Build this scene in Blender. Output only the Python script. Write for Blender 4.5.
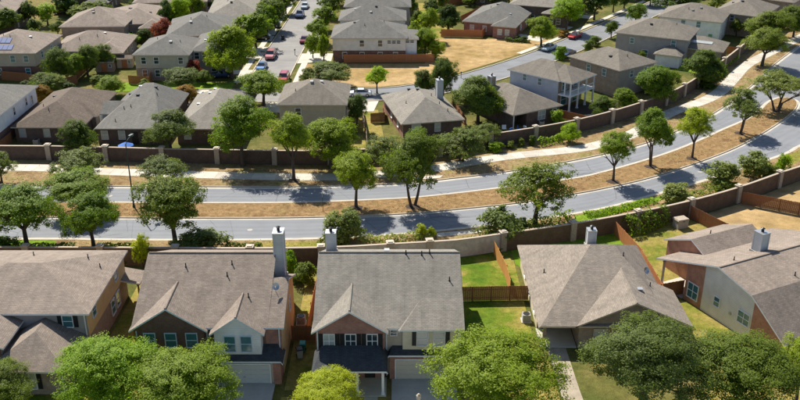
import bpy, math, random
import numpy as np
from math import radians, sin, cos, pi, sqrt, atan2, hypot
for o in list(bpy.data.objects): bpy.data.objects.remove(o)
SC = bpy.context.scene
COL = SC.collection
# ------------------------------------------------------------------ camera, sky, sun, exposure
CAM_H, CAM_P, CAM_F = 51.0, radians(24), 890.0          # height, tilt down, focal length in px of an 800 px picture
cd = bpy.data.cameras.new('camera'); cam = bpy.data.objects.new('camera', cd); COL.objects.link(cam)
cam.location = (0, 0, CAM_H); cam.rotation_euler = (pi/2 - CAM_P, 0, 0)
cd.sensor_width = 36; cd.lens = 36*CAM_F/800; cd.clip_start = 1; cd.clip_end = 6000
SC.camera = cam
SUN_AZ, SUN_EL = radians(-30), radians(48)               # clockwise from +Y
W = bpy.data.worlds.new('World'); SC.world = W; W.use_nodes = True
nt = W.node_tree; bg = nt.nodes['Background']
sky = nt.nodes.new('ShaderNodeTexSky'); sky.sky_type = 'NISHITA'; sky.sun_disc = False
sky.sun_elevation = SUN_EL; sky.sun_rotation = SUN_AZ; sky.altitude = 200; sky.air_density = 1; sky.dust_density = 1
nt.links.new(sky.outputs[0], bg.inputs[0]); bg.inputs[1].default_value = 0.082
sl = bpy.data.lights.new('sun', 'SUN'); sl.energy = 5.0; sl.angle = radians(0.53); sl.color = (1, .935, .82)
so = bpy.data.objects.new('sun', sl); COL.objects.link(so); so.location = (-60, 60, 150)
so.rotation_euler = (pi/2 - SUN_EL, 0, pi - SUN_AZ)
SC.view_settings.view_transform = 'Standard'; SC.view_settings.look = 'None'
SC.view_settings.gamma = 1; SC.view_settings.exposure = 0.74; SC.view_settings.use_curve_mapping = False
SC.render.engine = 'CYCLES'
SC.render.resolution_x = 1024; SC.render.resolution_y = 512
SC.cycles.max_bounces = 6; SC.cycles.transparent_max_bounces = 4
R = random.Random(7)
CP, SP = cos(CAM_P), sin(CAM_P)
def g(x, y, z=0.0):
    u = (x-400)/CAM_F; v = (y-200)/CAM_F
    t = (z-CAM_H)/(-SP - v*CP)
    return (u*t, (CP - v*SP)*t)
def axd(Y, z): return Y*CP - (z-CAM_H)*SP
def zat(Y, py): return CAM_H - Y*math.tan(CAM_P + math.atan((py-200)/CAM_F))
# ------------------------------------------------------------------ materials
def new_mat(name):
    m = bpy.data.materials.new(name); m.use_nodes = True
    b = m.node_tree.nodes['Principled BSDF']; b.inputs['Roughness'].default_value = .85
    b.inputs['Specular IOR Level'].default_value = .3
    return m, m.node_tree.nodes, m.node_tree.links, b
def nd(n, t, **kw):
    x = n.new('ShaderNode'+t)
    for k, v in kw.items():
        if k in x.inputs: x.inputs[k].default_value = v
        else: setattr(x, k, v)
    return x
def mixc(n, l, fac, a, b, mode='MIX'):
    x = n.new('ShaderNodeMix'); x.data_type = 'RGBA'; x.blend_type = mode
    for s, v in ((0, fac), (6, a), (7, b)):
        if hasattr(v, 'links'): l.new(v, x.inputs[s])
        elif s == 0: x.inputs[0].default_value = v
        else: x.inputs[s].default_value = (*v, 1)
    return x.outputs[2]
def ramp(n, l, src, pts):
    r = n.new('ShaderNodeValToRGB'); l.new(src, r.inputs[0]); e = r.color_ramp.elements
    while len(e) < len(pts): e.new(.5)
    for i, (p, c) in enumerate(pts):
        e[i].position = p; e[i].color = (*c, 1) if not isinstance(c, float) else (c, c, c, 1)
    return r.outputs[0]
def noise(n, l, co, scale, detail=4, rough=.6):
    x = nd(n, 'TexNoise', Scale=scale, Detail=detail, Roughness=rough); l.new(co, x.inputs['Vector']); return x.outputs['Fac']
def bump(n, l, b, h, s=.4, d=.02):
    x = nd(n, 'Bump', Strength=s, Distance=d); l.new(h, x.inputs['Height']); l.new(x.outputs[0], b.inputs['Normal'])
def plain(name, c, rough=.7, metal=0, spec=.3, var=.12):
    m, n, l, b = new_mat(name)
    tc = nd(n, 'TexCoord'); f = noise(n, l, tc.outputs['Object'], 3.1, 5)
    l.new(mixc(n, l, f, tuple(v*(1-var) for v in c), tuple(min(1, v*(1+var)) for v in c)), b.inputs['Base Color'])
    b.inputs['Roughness'].default_value = rough; b.inputs['Metallic'].default_value = metal
    b.inputs['Specular IOR Level'].default_value = spec
    return m
def shingle(name, c1, c2, patch=.2):
    m, n, l, b = new_mat(name)
    tc = nd(n, 'TexCoord'); uv = tc.outputs['UV']
    br = nd(n, 'TexBrick', **{'Scale': 1.0, 'Mortar Size': .012, 'Brick Width': .36, 'Row Height': .17, 'Bias': 0.0})
    l.new(uv, br.inputs['Vector'])
    br.inputs['Color1'].default_value = (*c1, 1); br.inputs['Color2'].default_value = (*c2, 1)
    br.inputs['Mortar'].default_value = (*[v*.55 for v in c1], 1)
    geo = nd(n, 'NewGeometry'); pos = geo.outputs['Position']
    big = noise(n, l, pos, .55, 5); mp = nd(n, 'Mapping'); l.new(uv, mp.inputs[0]); mp.inputs['Scale'].default_value = (.9, 3.2, 1)
    mid = noise(n, l, mp.outputs[0], 1.7, 4, .7)
    c = mixc(n, l, ramp(n, l, big, [(.3, 1-patch), (.7, 1.0+patch*.35)]), (0, 0, 0), (1, 1, 1))
    c = mixc(n, l, 1.0, br.outputs['Color'], c, 'MULTIPLY')
    mq = nd(n, 'Mapping'); l.new(uv, mq.inputs[0]); mq.inputs['Scale'].default_value = (1.1, .09, 1); strk = noise(n, l, mq.outputs[0], 1.3, 4, .7)
    c = mixc(n, l, 1.0, c, ramp(n, l, strk, [(.32, .84), (.62, 1.05)]), 'MULTIPLY')
    c2_ = mixc(n, l, ramp(n, l, mid, [(.32, .78), (.68, 1.12)]), (0, 0, 0), (1, 1, 1))
    c = mixc(n, l, 1.0, c, c2_, 'MULTIPLY')
    l.new(c, b.inputs['Base Color']); b.inputs['Roughness'].default_value = .92
    bump(n, l, b, br.outputs['Fac'], .35, .02)
    return m
def brick(name, c1, c2, mortar):
    m, n, l, b = new_mat(name)
    tc = nd(n, 'TexCoord')
    br = nd(n, 'TexBrick', **{'Scale': 1.0, 'Mortar Size': .014, 'Brick Width': .26, 'Row Height': .095, 'Bias': -.1})
    l.new(tc.outputs['UV'], br.inputs['Vector'])
    br.inputs['Color1'].default_value = (*c1, 1); br.inputs['Color2'].default_value = (*c2, 1); br.inputs['Mortar'].default_value = (*mortar, 1)
    geo = nd(n, 'NewGeometry'); f = noise(n, l, geo.outputs['Position'], 1.3, 5)
    c = mixc(n, l, 1.0, br.outputs['Color'], ramp(n, l, f, [(.3, .72), (.7, 1.1)]), 'MULTIPLY')
    l.new(c, b.inputs['Base Color']); bump(n, l, b, br.outputs['Fac'], .3, .01)
    return m
def siding(name, c):
    m, n, l, b = new_mat(name)
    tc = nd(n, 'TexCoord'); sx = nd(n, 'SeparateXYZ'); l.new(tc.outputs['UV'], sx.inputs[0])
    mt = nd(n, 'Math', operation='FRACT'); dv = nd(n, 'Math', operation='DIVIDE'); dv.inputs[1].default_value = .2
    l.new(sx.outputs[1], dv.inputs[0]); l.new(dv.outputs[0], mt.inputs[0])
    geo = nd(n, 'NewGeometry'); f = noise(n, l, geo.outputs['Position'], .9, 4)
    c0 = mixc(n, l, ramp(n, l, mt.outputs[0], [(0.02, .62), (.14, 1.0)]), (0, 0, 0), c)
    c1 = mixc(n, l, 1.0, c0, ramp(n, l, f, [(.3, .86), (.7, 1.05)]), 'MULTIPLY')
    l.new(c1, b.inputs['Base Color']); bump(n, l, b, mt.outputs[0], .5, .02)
    return m
def grassy(name, pts, scale=.12, fine=2.2, tuft=.35):
    """ground cover: broad patches through a colour ramp, broken by finer mottling"""
    m, n, l, b = new_mat(name)
    geo = nd(n, 'NewGeometry'); pos = geo.outputs['Position']
    a = noise(n, l, pos, scale, 6, .62); f = noise(n, l, pos, fine, 5, .7); ff = noise(n, l, pos, 9, 3, .7)
    c = ramp(n, l, a, pts)
    c = mixc(n, l, 1.0, c, ramp(n, l, f, [(.25, 1-tuft*1.3), (.75, 1+tuft*.5)]), 'MULTIPLY')
    c = mixc(n, l, 1.0, c, ramp(n, l, ff, [(.3, 1-tuft), (.7, 1+tuft*.3)]), 'MULTIPLY')
    l.new(c, b.inputs['Base Color']); b.inputs['Roughness'].default_value = 1; b.inputs['Specular IOR Level'].default_value = .1
    bump(n, l, b, ff, .8, .08)
    return m
def paved(name, c, crack=.12, scale=.25, stain=.22):
    m, n, l, b = new_mat(name)
    geo = nd(n, 'NewGeometry'); pos = geo.outputs['Position']
    a = noise(n, l, pos, scale, 6, .65); f = noise(n, l, pos, 14, 3, .7); mp = nd(n, 'Mapping'); l.new(pos, mp.inputs[0]); mp.inputs['Scale'].default_value = (.05, .55, 1)
    st = noise(n, l, mp.outputs[0], 1.4, 4, .6)
    cc = mixc(n, l, ramp(n, l, a, [(.3, 1-stain), (.72, 1.08)]), (0, 0, 0), c)
    cc = mixc(n, l, 1.0, cc, ramp(n, l, f, [(.3, 1-crack), (.7, 1+crack*.5)]), 'MULTIPLY')
    cc = mixc(n, l, 1.0, cc, ramp(n, l, st, [(.3, .9), (.7, 1.05)]), 'MULTIPLY')
    l.new(cc, b.inputs['Base Color']); b.inputs['Roughness'].default_value = .9
    return m
def leafmat(name, lo, hi, trans=.5):
    m, n, l, b = new_mat(name)
    geo = nd(n, 'NewGeometry'); oi = nd(n, 'ObjectInfo')
    r = ramp(n, l, geo.outputs['Random Per Island'], [(0, lo), (1, hi)])
    hs = nd(n, 'HueSaturation'); l.new(r, hs.inputs['Color'])
    mr = nd(n, 'MapRange'); l.new(oi.outputs['Random'], mr.inputs[0]); mr.inputs[3].default_value = .8; mr.inputs[4].default_value = 1.2
    l.new(mr.outputs[0], hs.inputs['Value'])
    mh = nd(n, 'MapRange'); l.new(oi.outputs['Random'], mh.inputs[0]); mh.inputs[3].default_value = .513; mh.inputs[4].default_value = .488
    l.new(mh.outputs[0], hs.inputs['Hue'])
    col = hs.outputs[0]
    l.new(col, b.inputs['Base Color']); b.inputs['Roughness'].default_value = .6; b.inputs['Specular IOR Level'].default_value = .25
    tr = nd(n, 'BsdfTranslucent'); tm = mixc(n, l, 1.0, col, (1.25, 1.3, .6), 'MULTIPLY'); l.new(tm, tr.inputs[0])
    mx = nd(n, 'MixShader'); mx.inputs[0].default_value = trans
    l.new(b.outputs[0], mx.inputs[1]); l.new(tr.outputs[0], mx.inputs[2]); l.new(mx.outputs[0], n['Material Output'].inputs[0])
    return m
def carpaint(name, c):
    m, n, l, b = new_mat(name)
    b.inputs['Base Color'].default_value = (*c, 1); b.inputs['Roughness'].default_value = .3; b.inputs['Metallic'].default_value = .25
    b.inputs['Coat Weight'].default_value = .7; b.inputs['Coat Roughness'].default_value = .05
    return m
def glass(name, c, rough=.08):
    m, n, l, b = new_mat(name)
    tc = nd(n, 'TexCoord'); f = noise(n, l, tc.outputs['Object'], .8, 3)
    l.new(mixc(n, l, f, tuple(v*.6 for v in c), tuple(v*1.3 for v in c)), b.inputs['Base Color'])
    b.inputs['Roughness'].default_value = rough; b.inputs['Specular IOR Level'].default_value = .8; b.inputs['Coat Weight'].default_value = .5
    return m
def worn_road(name, c):
    m, n, l, b = new_mat(name)
    geo = nd(n, 'NewGeometry'); pos = geo.outputs['Position']; tc = nd(n, 'TexCoord'); uv = tc.outputs['UV']
    sx = nd(n, 'SeparateXYZ'); l.new(uv, sx.inputs[0]); v = sx.outputs[1]
    trk = ramp(n, l, v, [(0.0, .95), (.14, 1.03), (.24, .91), (.33, 1.02), (.42, .92), (.5, 1.04), (.60, .91), (.68, 1.0), (.78, .90), (.88, 1.03), (1.0, .95)])
    mp = nd(n, 'Mapping'); l.new(uv, mp.inputs[0]); mp.inputs['Scale'].default_value = (.06, 3.5, 1); st = noise(n, l, mp.outputs[0], 1.6, 6, .65)
    a = noise(n, l, pos, .2, 6, .65); f = noise(n, l, pos, 16, 3, .7)
    wv = nd(n, 'TexNoise', Scale=.7, Detail=4.0); l.new(pos, wv.inputs['Vector']); wm = mixc(n, l, .22, pos, wv.outputs['Color'], 'ADD')
    vo = nd(n, 'TexVoronoi', feature='DISTANCE_TO_EDGE', Scale=.16); l.new(wm, vo.inputs['Vector'])
    ck = ramp(n, l, vo.outputs['Distance'], [(0.0, .62), (.006, .7), (.011, 1.0)])
    gate = noise(n, l, pos, .07, 3, .5); ck = mixc(n, l, ramp(n, l, gate, [(.44, 0.0), (.56, 1.0)]), (1, 1, 1), ck)
    tj = nd(n, 'Math', operation='FRACT'); dv = nd(n, 'Math', operation='DIVIDE'); dv.inputs[1].default_value = 13.0; l.new(sx.outputs[0], dv.inputs[0]); l.new(dv.outputs[0], tj.inputs[0])
    jt = ramp(n, l, tj.outputs[0], [(0, .82), (.006, .85), (.012, 1.0)])
    c0 = mixc(n, l, ramp(n, l, a, [(.3, .86), (.72, 1.06)]), (0, 0, 0), c)
    for k in (ramp(n, l, f, [(.3, .88), (.7, 1.06)]), ramp(n, l, st, [(.3, .9), (.7, 1.05)]), trk, ck, jt): c0 = mixc(n, l, 1.0, c0, k, 'MULTIPLY')
    l.new(c0, b.inputs['Base Color']); b.inputs['Roughness'].default_value = .9
    return m
M = dict(
 worn=worn_road('worn_asphalt', (.215, .226, .246)),
 sh_brown=shingle('shingle_brown', (0.307, 0.251, 0.207), (0.243, 0.197, 0.162)),
 sh_grey=shingle('shingle_grey', (0.285, 0.262, 0.222), (0.238, 0.216, 0.186)),
 sh_cool=shingle('shingle_cool_grey', (0.187, 0.180, 0.164), (0.153, 0.147, 0.135)),
 sh_tan=shingle('shingle_tan', (0.222, 0.197, 0.163), (0.184, 0.162, 0.134)),
 sh_choc=shingle('shingle_chocolate', (0.168, 0.129, 0.101), (0.122, 0.094, 0.073)),
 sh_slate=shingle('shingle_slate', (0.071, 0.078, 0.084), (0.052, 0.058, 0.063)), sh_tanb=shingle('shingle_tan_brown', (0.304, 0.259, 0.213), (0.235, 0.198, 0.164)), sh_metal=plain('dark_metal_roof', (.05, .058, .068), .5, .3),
 br_red=brick('brick_red', (.40, .15, .10), (.28, .10, .07), (.36, .28, .24)),
 br_dark=brick('brick_dark', (.19, .085, .062), (.12, .058, .045), (.19, .14, .115)),
 br_brown=brick('brick_brown', (.15, .092, .068), (.10, .062, .048), (.18, .14, .12)),
 br_tan=brick('brick_tan', (.33, .235, .17), (.24, .17, .125), (.4, .35, .3)),
 br_orange=brick('brick_orange', (.52, .205, .105), (.42, .155, .08), (.46, .33, .25)),
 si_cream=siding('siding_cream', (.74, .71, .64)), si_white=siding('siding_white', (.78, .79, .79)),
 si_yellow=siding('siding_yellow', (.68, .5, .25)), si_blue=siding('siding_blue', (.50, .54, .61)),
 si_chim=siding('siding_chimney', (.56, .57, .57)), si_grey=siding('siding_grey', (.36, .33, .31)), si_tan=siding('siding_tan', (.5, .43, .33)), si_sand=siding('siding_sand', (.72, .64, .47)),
 trim=plain('white_trim', (.74, .75, .74), .5), trim_blue=plain('pale_blue_trim', (.55, .64, .70), .5), soffit=plain('soffit', (.4, .38, .35), .7),
 trim_tan=plain('tan_trim', (.5, .43, .34), .6), shutter=plain('shutter_black', (.018, .02, .022), .5),
 gl_dark=glass('glass_dark', (.025, .04, .048)), gl_teal=glass('glass_teal', (.05, .17, .19)), gl_blind=glass('glass_blinds', (.42, .44, .43), .2),
 gdoor=plain('garage_door', (.55, .5, .42), .6), gdoor_w=plain('garage_door_grey', (.5, .52, .52), .6), door=plain('dark_door', (.03, .026, .024), .4),
 metal=plain('galvanised', (.45, .46, .47), .4, .7), black=plain('black_plastic', (.02, .02, .021), .4), brass=plain('brass', (.4, .3, .12), .3, .9),
 lamp=plain('lamp_pole_green', (.035, .06, .06), .5, .3), lens=plain('lamp_lens', (.6, .62, .6), .2),
 wallp=brick('wall_brown', (.135, .088, .066), (.10, .066, .05), (.11, .078, .06)), wallcap=plain('wall_cap', (.40, .33, .26), .8),
 wall_w=brick('wall_umber', (.17, .105, .065), (.13, .08, .05), (.13, .09, .06)), wall_l=brick('wall_beige', (.60, .54, .46), (.54, .48, .41), (.5, .45, .38)), stone=plain('pillar_stone', (.36, .30, .235), .9, var=.45),
 wood_d=plain('cedar_dark', (.26, .115, .05), .85, var=.3), wood_r=plain('cedar_red', (.42, .165, .065), .8, var=.25), wood_o=plain('cedar_orange', (.52, .25, .07), .8, var=.2),
 wood_g=plain('weathered_wood', (.28, .22, .16), .9, var=.3), bark=plain('bark', (.085, .065, .052), .95, var=.35), bark_l=plain('pale_bark', (.2, .17, .14), .95, var=.3),
 asphalt=paved('old_asphalt', (.205, .213, .228), .14, .22, .22), asphalt2=paved('street_asphalt', (.25, .242, .232)), conc=paved('concrete', (.55, .51, .44), .1, .5), gutter=paved('gutter_concrete', (.52, .48, .41), .15, .7),
 conc_b=paved('concrete_older', (.49, .45, .38), .12, .6), conc_c=paved('concrete_newer', (.58, .54, .47), .1, .5), drive=paved('driveway_concrete', (.45, .44, .42), .08, .4), path=paved('weathered_path', (.40, .34, .26), .2, .9, .35), kerb=paved('kerb_concrete', (.50, .43, .34), .15, .9),
 g_dry=grassy('verge_dry', [(.26, (.17, .11, .05)), (.4, (.29, .19, .09)), (.52, (.39, .28, .145)), (.62, (.31, .25, .10)), (.74, (.17, .18, .045))], .3, 1.6, .42),
 g_med=grassy('median_dry', [(.26, (.17, .105, .05)), (.38, (.27, .165, .075)), (.48, (.37, .24, .115)), (.56, (.28, .18, .08)), (.66, (.34, .235, .105)), (.76, (.19, .175, .05))], .4, 1.5, .4),
 g_lawn=grassy('lawn_green', [(.34, (.08, .165, .012)), (.48, (.16, .215, .022)), (.58, (.34, .28, .07)), (.74, (.24, .24, .045))], .17, 1.3),
 g_mix=grassy('lawn_mixed', [(.30, (.12, .175, .02)), (.43, (.25, .24, .045)), (.55, (.37, .29, .09)), (.66, (.27, .25, .05)), (.8, (.15, .18, .025))], .2, 1.4),
 g_sand=grassy('bare_sand', [(.25, (.24, .19, .05)), (.40, (.36, .245, .095)), (.55, (.50, .345, .165)), (.75, (.54, .385, .19))], .055, .5),
 g_base=grassy('ground', [(.3, (.07, .10, .02)), (.5, (.15, .145, .04)), (.65, (.27, .21, .08)), (.8, (.09, .11, .025))], .09, 1.2),
 g_bright=grassy('lawn_bright', [(.3, (.12, .24, .016)), (.7, (.26, .36, .03))], .3, 1.6), mulch=plain('mulch', (.055, .038, .028), 1, var=.4),
 solar=plain('solar_cells', (.02, .06, .2), .55, 0, .1), blue=plain('blue_canvas', (.03, .13, .45), .7), teal=plain('teal_plastic', (.03, .3, .27), .5),
 orange=plain('orange_wood', (.55, .22, .05), .7), white=plain('white_paint', (.75, .75, .73), .5), grey=plain('grey_box', (.33, .31, .28), .7),
 green_bin=plain('green_plastic', (.03, .16, .1), .5), limestone=plain('limestone', (.47, .41, .33), .9, var=.3), tyre=plain('tyre', (.015, .015, .016), .8), rim=plain('rim', (.4, .4, .41), .3, .8),
 headl=plain('headlight', (.7, .72, .72), .1), taill=plain('taillight', (.4, .02, .02), .2), carglass=glass('car_glass', (.012, .015, .018), .05),
)
LEAF = dict(
 oak=leafmat('leaf_oak', (.105, .155, .016), (.18, .235, .028)), elm=leafmat('leaf_elm', (.14, .215, .011), (.235, .315, .02)),
 lime=leafmat('leaf_lime', (.20, .315, .011), (.31, .43, .02)), sage=leafmat('leaf_sage', (.145, .185, .038), (.24, .285, .075)),
 dark=leafmat('leaf_dark', (.06, .105, .014), (.105, .155, .023)), yellow=leafmat('leaf_yellow', (.23, .295, .01), (.36, .42, .02)),
 red=leafmat('leaf_red', (.19, .075, .03), (.35, .09, .055)), rust=leafmat('leaf_rust', (.22, .165, .018), (.46, .22, .03)),
)
CARM = dict(red=carpaint('paint_red', (.35, .015, .02)), maroon=carpaint('paint_maroon', (.16, .012, .02)), rose=carpaint('paint_rose', (.42, .16, .18)),
 blue=carpaint('paint_blue', (.10, .22, .45)), navy=carpaint('paint_navy', (.02, .05, .14)), white=carpaint('paint_white', (.75, .76, .77)),
 silver=carpaint('paint_silver', (.42, .5, .56)), black=carpaint('paint_black', (.015, .016, .02)), grey=carpaint('paint_grey', (.12, .13, .14)))
# ------------------------------------------------------------------ object helpers
def tag(o, label=None, cat=None, group=None, kind=None):
    if label: o['label'] = label
    if cat: o['category'] = cat
    if group: o['group'] = group
    if kind: o['kind'] = kind
    return o
def empty(name, loc, rz=0, label=None, cat=None, group=None):
    o = bpy.data.objects.new(name, None); COL.objects.link(o); o.location = loc; o.rotation_euler = (0, 0, rz)
    o.empty_display_size = .5
    return tag(o, label, cat, group)
def link(name, me, parent=None, loc=(0, 0, 0), rz=0, mat=None, scale=None):
    o = bpy.data.objects.new(name, me); COL.objects.link(o); o.parent = parent; o.location = loc
    if rz: o.rotation_euler = (0, 0, rz)
    if scale: o.scale = scale
    if mat is not None:
        if len(me.materials) == 0: me.materials.append(None)
        o.material_slots[0].link = 'OBJECT'; o.material_slots[0].material = mat
    return o
class MB:
    """collects faces with metric uvs and material slots, built as one mesh"""
    def __init__(s): s.v = []; s.f = []; s.uv = []; s.m = []
    def face(s, pts, mi=0, uv=None):
        i = len(s.v); s.v += [tuple(p) for p in pts]; s.f.append(tuple(range(i, i+len(pts)))); s.m.append(mi)
        if uv is None: uv = auto_uv(pts)
        s.uv += uv
    def box(s, x0, x1, y0, y1, z0, z1, mi=0, skip=''):
        a = [(x0, y0), (x1, y0), (x1, y1), (x0, y1)]
        for k in range(4):
            p, q = a[k], a[(k+1) % 4]
            s.face([(p[0], p[1], z0), (q[0], q[1], z0), (q[0], q[1], z1), (p[0], p[1], z1)], mi)
        if 't' not in skip: s.face([(x, y, z1) for x, y in a], mi)
        if 'b' not in skip: s.face([(x, y, z0) for x, y in a[::-1]], mi)
    def prism(s, poly, z0, z1, mi=0, bottom=True):
        n = len(poly)
        for k in range(n):
            p, q = poly[k], poly[(k+1) % n]
            s.face([(p[0], p[1], z0), (q[0], q[1], z0), (q[0], q[1], z1), (p[0], p[1], z1)], mi)
        s.face([(x, y, z1) for x, y in poly], mi)
        if bottom: s.face([(x, y, z0) for x, y in poly[::-1]], mi)
    def tube(s, p0, p1, r0, r1, n=8, mi=0, cap=True):
        a = np.array(p0, float); b = np.array(p1, float); d = b-a; d /= max(1e-6, np.linalg.norm(d))
        u = np.cross(d, (0, 0, 1) if abs(d[2]) < .9 else (1, 0, 0)); u /= np.linalg.norm(u); w = np.cross(d, u)
        A = [a + r0*(cos(2*pi*k/n)*u + sin(2*pi*k/n)*w) for k in range(n)]; B = [b + r1*(cos(2*pi*k/n)*u + sin(2*pi*k/n)*w) for k in range(n)]
        for k in range(n): s.face([A[k], A[k-1], B[k-1], B[k]], mi)
        if cap: s.face(B[::-1], mi); s.face(A, mi)
    def mesh(s, name, mats=()):
        me = bpy.data.meshes.new(name); me.from_pydata(s.v, [], s.f)
        l = me.uv_layers.new(name='UVMap'); l.data.foreach_set('uv', np.array(s.uv, np.float32).ravel())
        for m in mats: me.materials.append(m)
        me.polygons.foreach_set('material_index', s.m); me.update()
        return me
    def build(s, name, mats, parent=None, loc=(0, 0, 0), rz=0):
        return link(name, s.mesh(name, mats if isinstance(mats, (list, tuple)) else [mats]), parent, loc, rz)
def auto_uv(pts):
    p = [np.array(q, float) for q in pts]
    nrm = np.zeros(3)
    for i in range(len(p)): nrm += np.cross(p[i], p[(i+1) % len(p)])
    nl = np.linalg.norm(nrm)
    nrm = nrm/nl if nl > 1e-9 else np.array((0, 0, 1.))
    if abs(nrm[2]) > .995: return [(q[0], q[1]) for q in p]
    u = np.cross((0, 0, 1), nrm); u /= np.linalg.norm(u); v = np.cross(nrm, u)
    return [(float(q@u), float(q@v)) for q in p]
def smooth_line(pts, step=2.0):
    """Catmull-Rom through the points, resampled evenly"""
    P = np.array(pts, float); Q = np.vstack([2*P[0]-P[1], P, 2*P[-1]-P[-2]]); out = []
    for i in range(1, len(Q)-2):
        for t in np.linspace(0, 1, 12, endpoint=False):
            a, b, c, d = Q[i-1], Q[i], Q[i+1], Q[i+2]
            out.append(.5*((2*b) + (c-a)*t + (2*a-5*b+4*c-d)*t*t + (3*b-a-3*c+d)*t**3))
    out.append(P[-1]); out = np.array(out)
    s = np.r_[0, np.cumsum(np.hypot(*np.diff(out, axis=0).T))]; n = max(2, int(s[-1]/step)); t = np.linspace(0, s[-1], n+1)
    return np.c_[np.interp(t, s, out[:, 0]), np.interp(t, s, out[:, 1])]
def resample(L, n):
    s = np.r_[0, np.cumsum(np.hypot(*np.diff(L, axis=0).T))]; t = np.linspace(0, s[-1], n)
    return np.c_[np.interp(t, s, L[:, 0]), np.interp(t, s, L[:, 1])]
def offset(L, d):
    """shift a polyline sideways (left of its direction is positive)"""
    T = np.gradient(L, axis=0); T /= np.hypot(T[:, 0], T[:, 1])[:, None]
    return L + d*np.c_[-T[:, 1], T[:, 0]]
def ribbon(mb, A, B, z, mi=0, thick=0):
    for i in range(len(A)-1):
        mb.face([(*B[i], z), (*B[i+1], z), (*A[i+1], z), (*A[i], z)], mi)
        if thick:
            mb.face([(*A[i], z), (*A[i+1], z), (*A[i+1], z-thick), (*A[i], z-thick)], mi)
            mb.face([(*B[i+1], z), (*B[i], z), (*B[i], z-thick), (*B[i+1], z-thick)], mi)
def struct(name, mb, mat, parent=None):
    o = mb.build(name, mat, parent)
    if parent is None: o['kind'] = 'structure'
    return o
def sheet(name, poly, z, mat):
    mb = MB(); mb.face([(x, y, z) for x, y in poly]); return struct(name, mb, mat)
def G(pts, z=0): return [g(x, y, z) for x, y in pts]
def P(*v): return [(v[i], v[i+1]) for i in range(0, len(v), 2)]
# ------------------------------------------------------------------ ground, roads, verges
sheet('ground', [(-1500, -300), (1500, -300), (1500, 3000), (-1500, 3000)], -.03, M['g_base'])
nN = [(-140, 120.6)] + G(P(0,186, 100,186.5, 200,187, 300,187, 400,184, 450,179, 500,173, 550,165, 599,155.5, 644,144, 675,132, 700,121, 727,105, 755,83, 775,64, 800,45)) + [(112, 230), (150, 285)]
nS = [(-140, 101)] + G(P(0,240, 100,240.5, 200,241, 300,240, 370,237, 437,232, 520,222.5, 600,210, 650,197, 700,183, 785,155, 800,147)) + [(85, 153), (110, 178), (160, 235)]
wN = [(-140, 131)] + G(P(0,160, 60,160.5, 107,161.5, 163,163, 218,164, 275,165, 330,165, 390,162, 440,157, 490,148, 535,141, 576,133, 611,124, 640,115, 665,106, 683,97, 697,88, 723,70, 750,48)) + [(96, 224), (120, 262)]
wS = [(-140, 95.6), (-48, 95.4), (-20, 95.1), (-8, 95.4), (0, 96.4), (7, 97.3), (11.2, 98.6), (22, 102), (31.1, 105.5), (39.2, 109.2), (47.1, 113.7), (54.9, 119), (62, 124), (84, 143), (125, 182)]
LN, LS, LWN, LWS = (smooth_line(p, 2.0) for p in (nN, nS, wN, wS))
n = 150
a, b = resample(LN, n), resample(LS, n)
mb = MB(); ribbon(mb, a, b, -.004); struct('road', mb, M['asphalt'])
mb = MB(); ribbon(mb, offset(LN, -.05), offset(LN, -.62), .006); ribbon(mb, offset(LS, .62), offset(LS, .05), .006); struct('road_gutter', mb, M['gutter'])
mb = MB(); ribbon(mb, resample(LWN, n), resample(offset(LN, .16), n), .105, 0, .16); struct('verge', mb, M['g_dry'])
mb = MB(); ribbon(mb, resample(offset(LS, -.16), n), resample(LWS, n), .105, 0, .16); struct('verge', mb, M['g_dry'])
mb = MB(); ribbon(mb, offset(LN, .17), offset(LN, 0), .13, 0, .16); struct('kerb', mb, M['kerb'])
mb = MB(); ribbon(mb, offset(LS, 0), offset(LS, -.17), .13, 0, .16); struct('kerb', mb, M['kerb'])
medN = smooth_line([(-140, 114.2)] + G(P(0,203, 100,203.5, 200,204, 300,203.5, 400,199.5, 450,195, 500,189, 570,180, 600,174, 650,160, 687,147, 725,130, 750,119, 762,110, 769,103, 779,98.5, 788,98)), 1.5)
medS = smooth_line([(-140, 109.4)] + G(P(0,217, 100,217.5, 200,218, 300,217.5, 400,214, 475,207.5, 525,202, 570,194.5, 600,189, 645,179, 687,166, 725,152, 750,140, 775,125, 792,112, 796.5,105, 795,100.5, 788,98)), 1.5)
mb = MB(); ribbon(mb, resample(medN, 140), resample(medS, 140), .11, 0, .13); struct('median', mb, M['g_med'])
mb = MB(); ribbon(mb, offset(medN, .16), medN, .135, 0, .14); ribbon(mb, medS, offset(medS, -.16), .135, 0, .14); struct('median_kerb', mb, M['kerb'])
mb = MB(); ribbon(mb, offset(medN, .7), offset(medN, .17), .006); ribbon(mb, offset(medS, -.17), offset(medS, -.6), .006); struct('median_gutter', mb, M['gutter'])
def near_i(L, p): return int(np.argmin(np.hypot(L[:, 0]-p[0], L[:, 1]-p[1])))
tip = medN[-1]
for A_, B_ in ((LN[:near_i(LN, tip)+1], medN), (medS, LS[:near_i(LS, tip)+1])):
    A_, B_ = resample(A_, 150), resample(B_, 150); mb = MB(); L_ = np.r_[0, np.cumsum(np.hypot(*np.diff(A_, axis=0).T))]
    for i in range(149): mb.face([(*B_[i], .0), (*B_[i+1], .0), (*A_[i+1], .0), (*A_[i], .0)], 0, [(L_[i], 0), (L_[i+1], 0), (L_[i+1], 1), (L_[i], 1)])
    struct('carriageway', mb, M['worn'])
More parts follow.
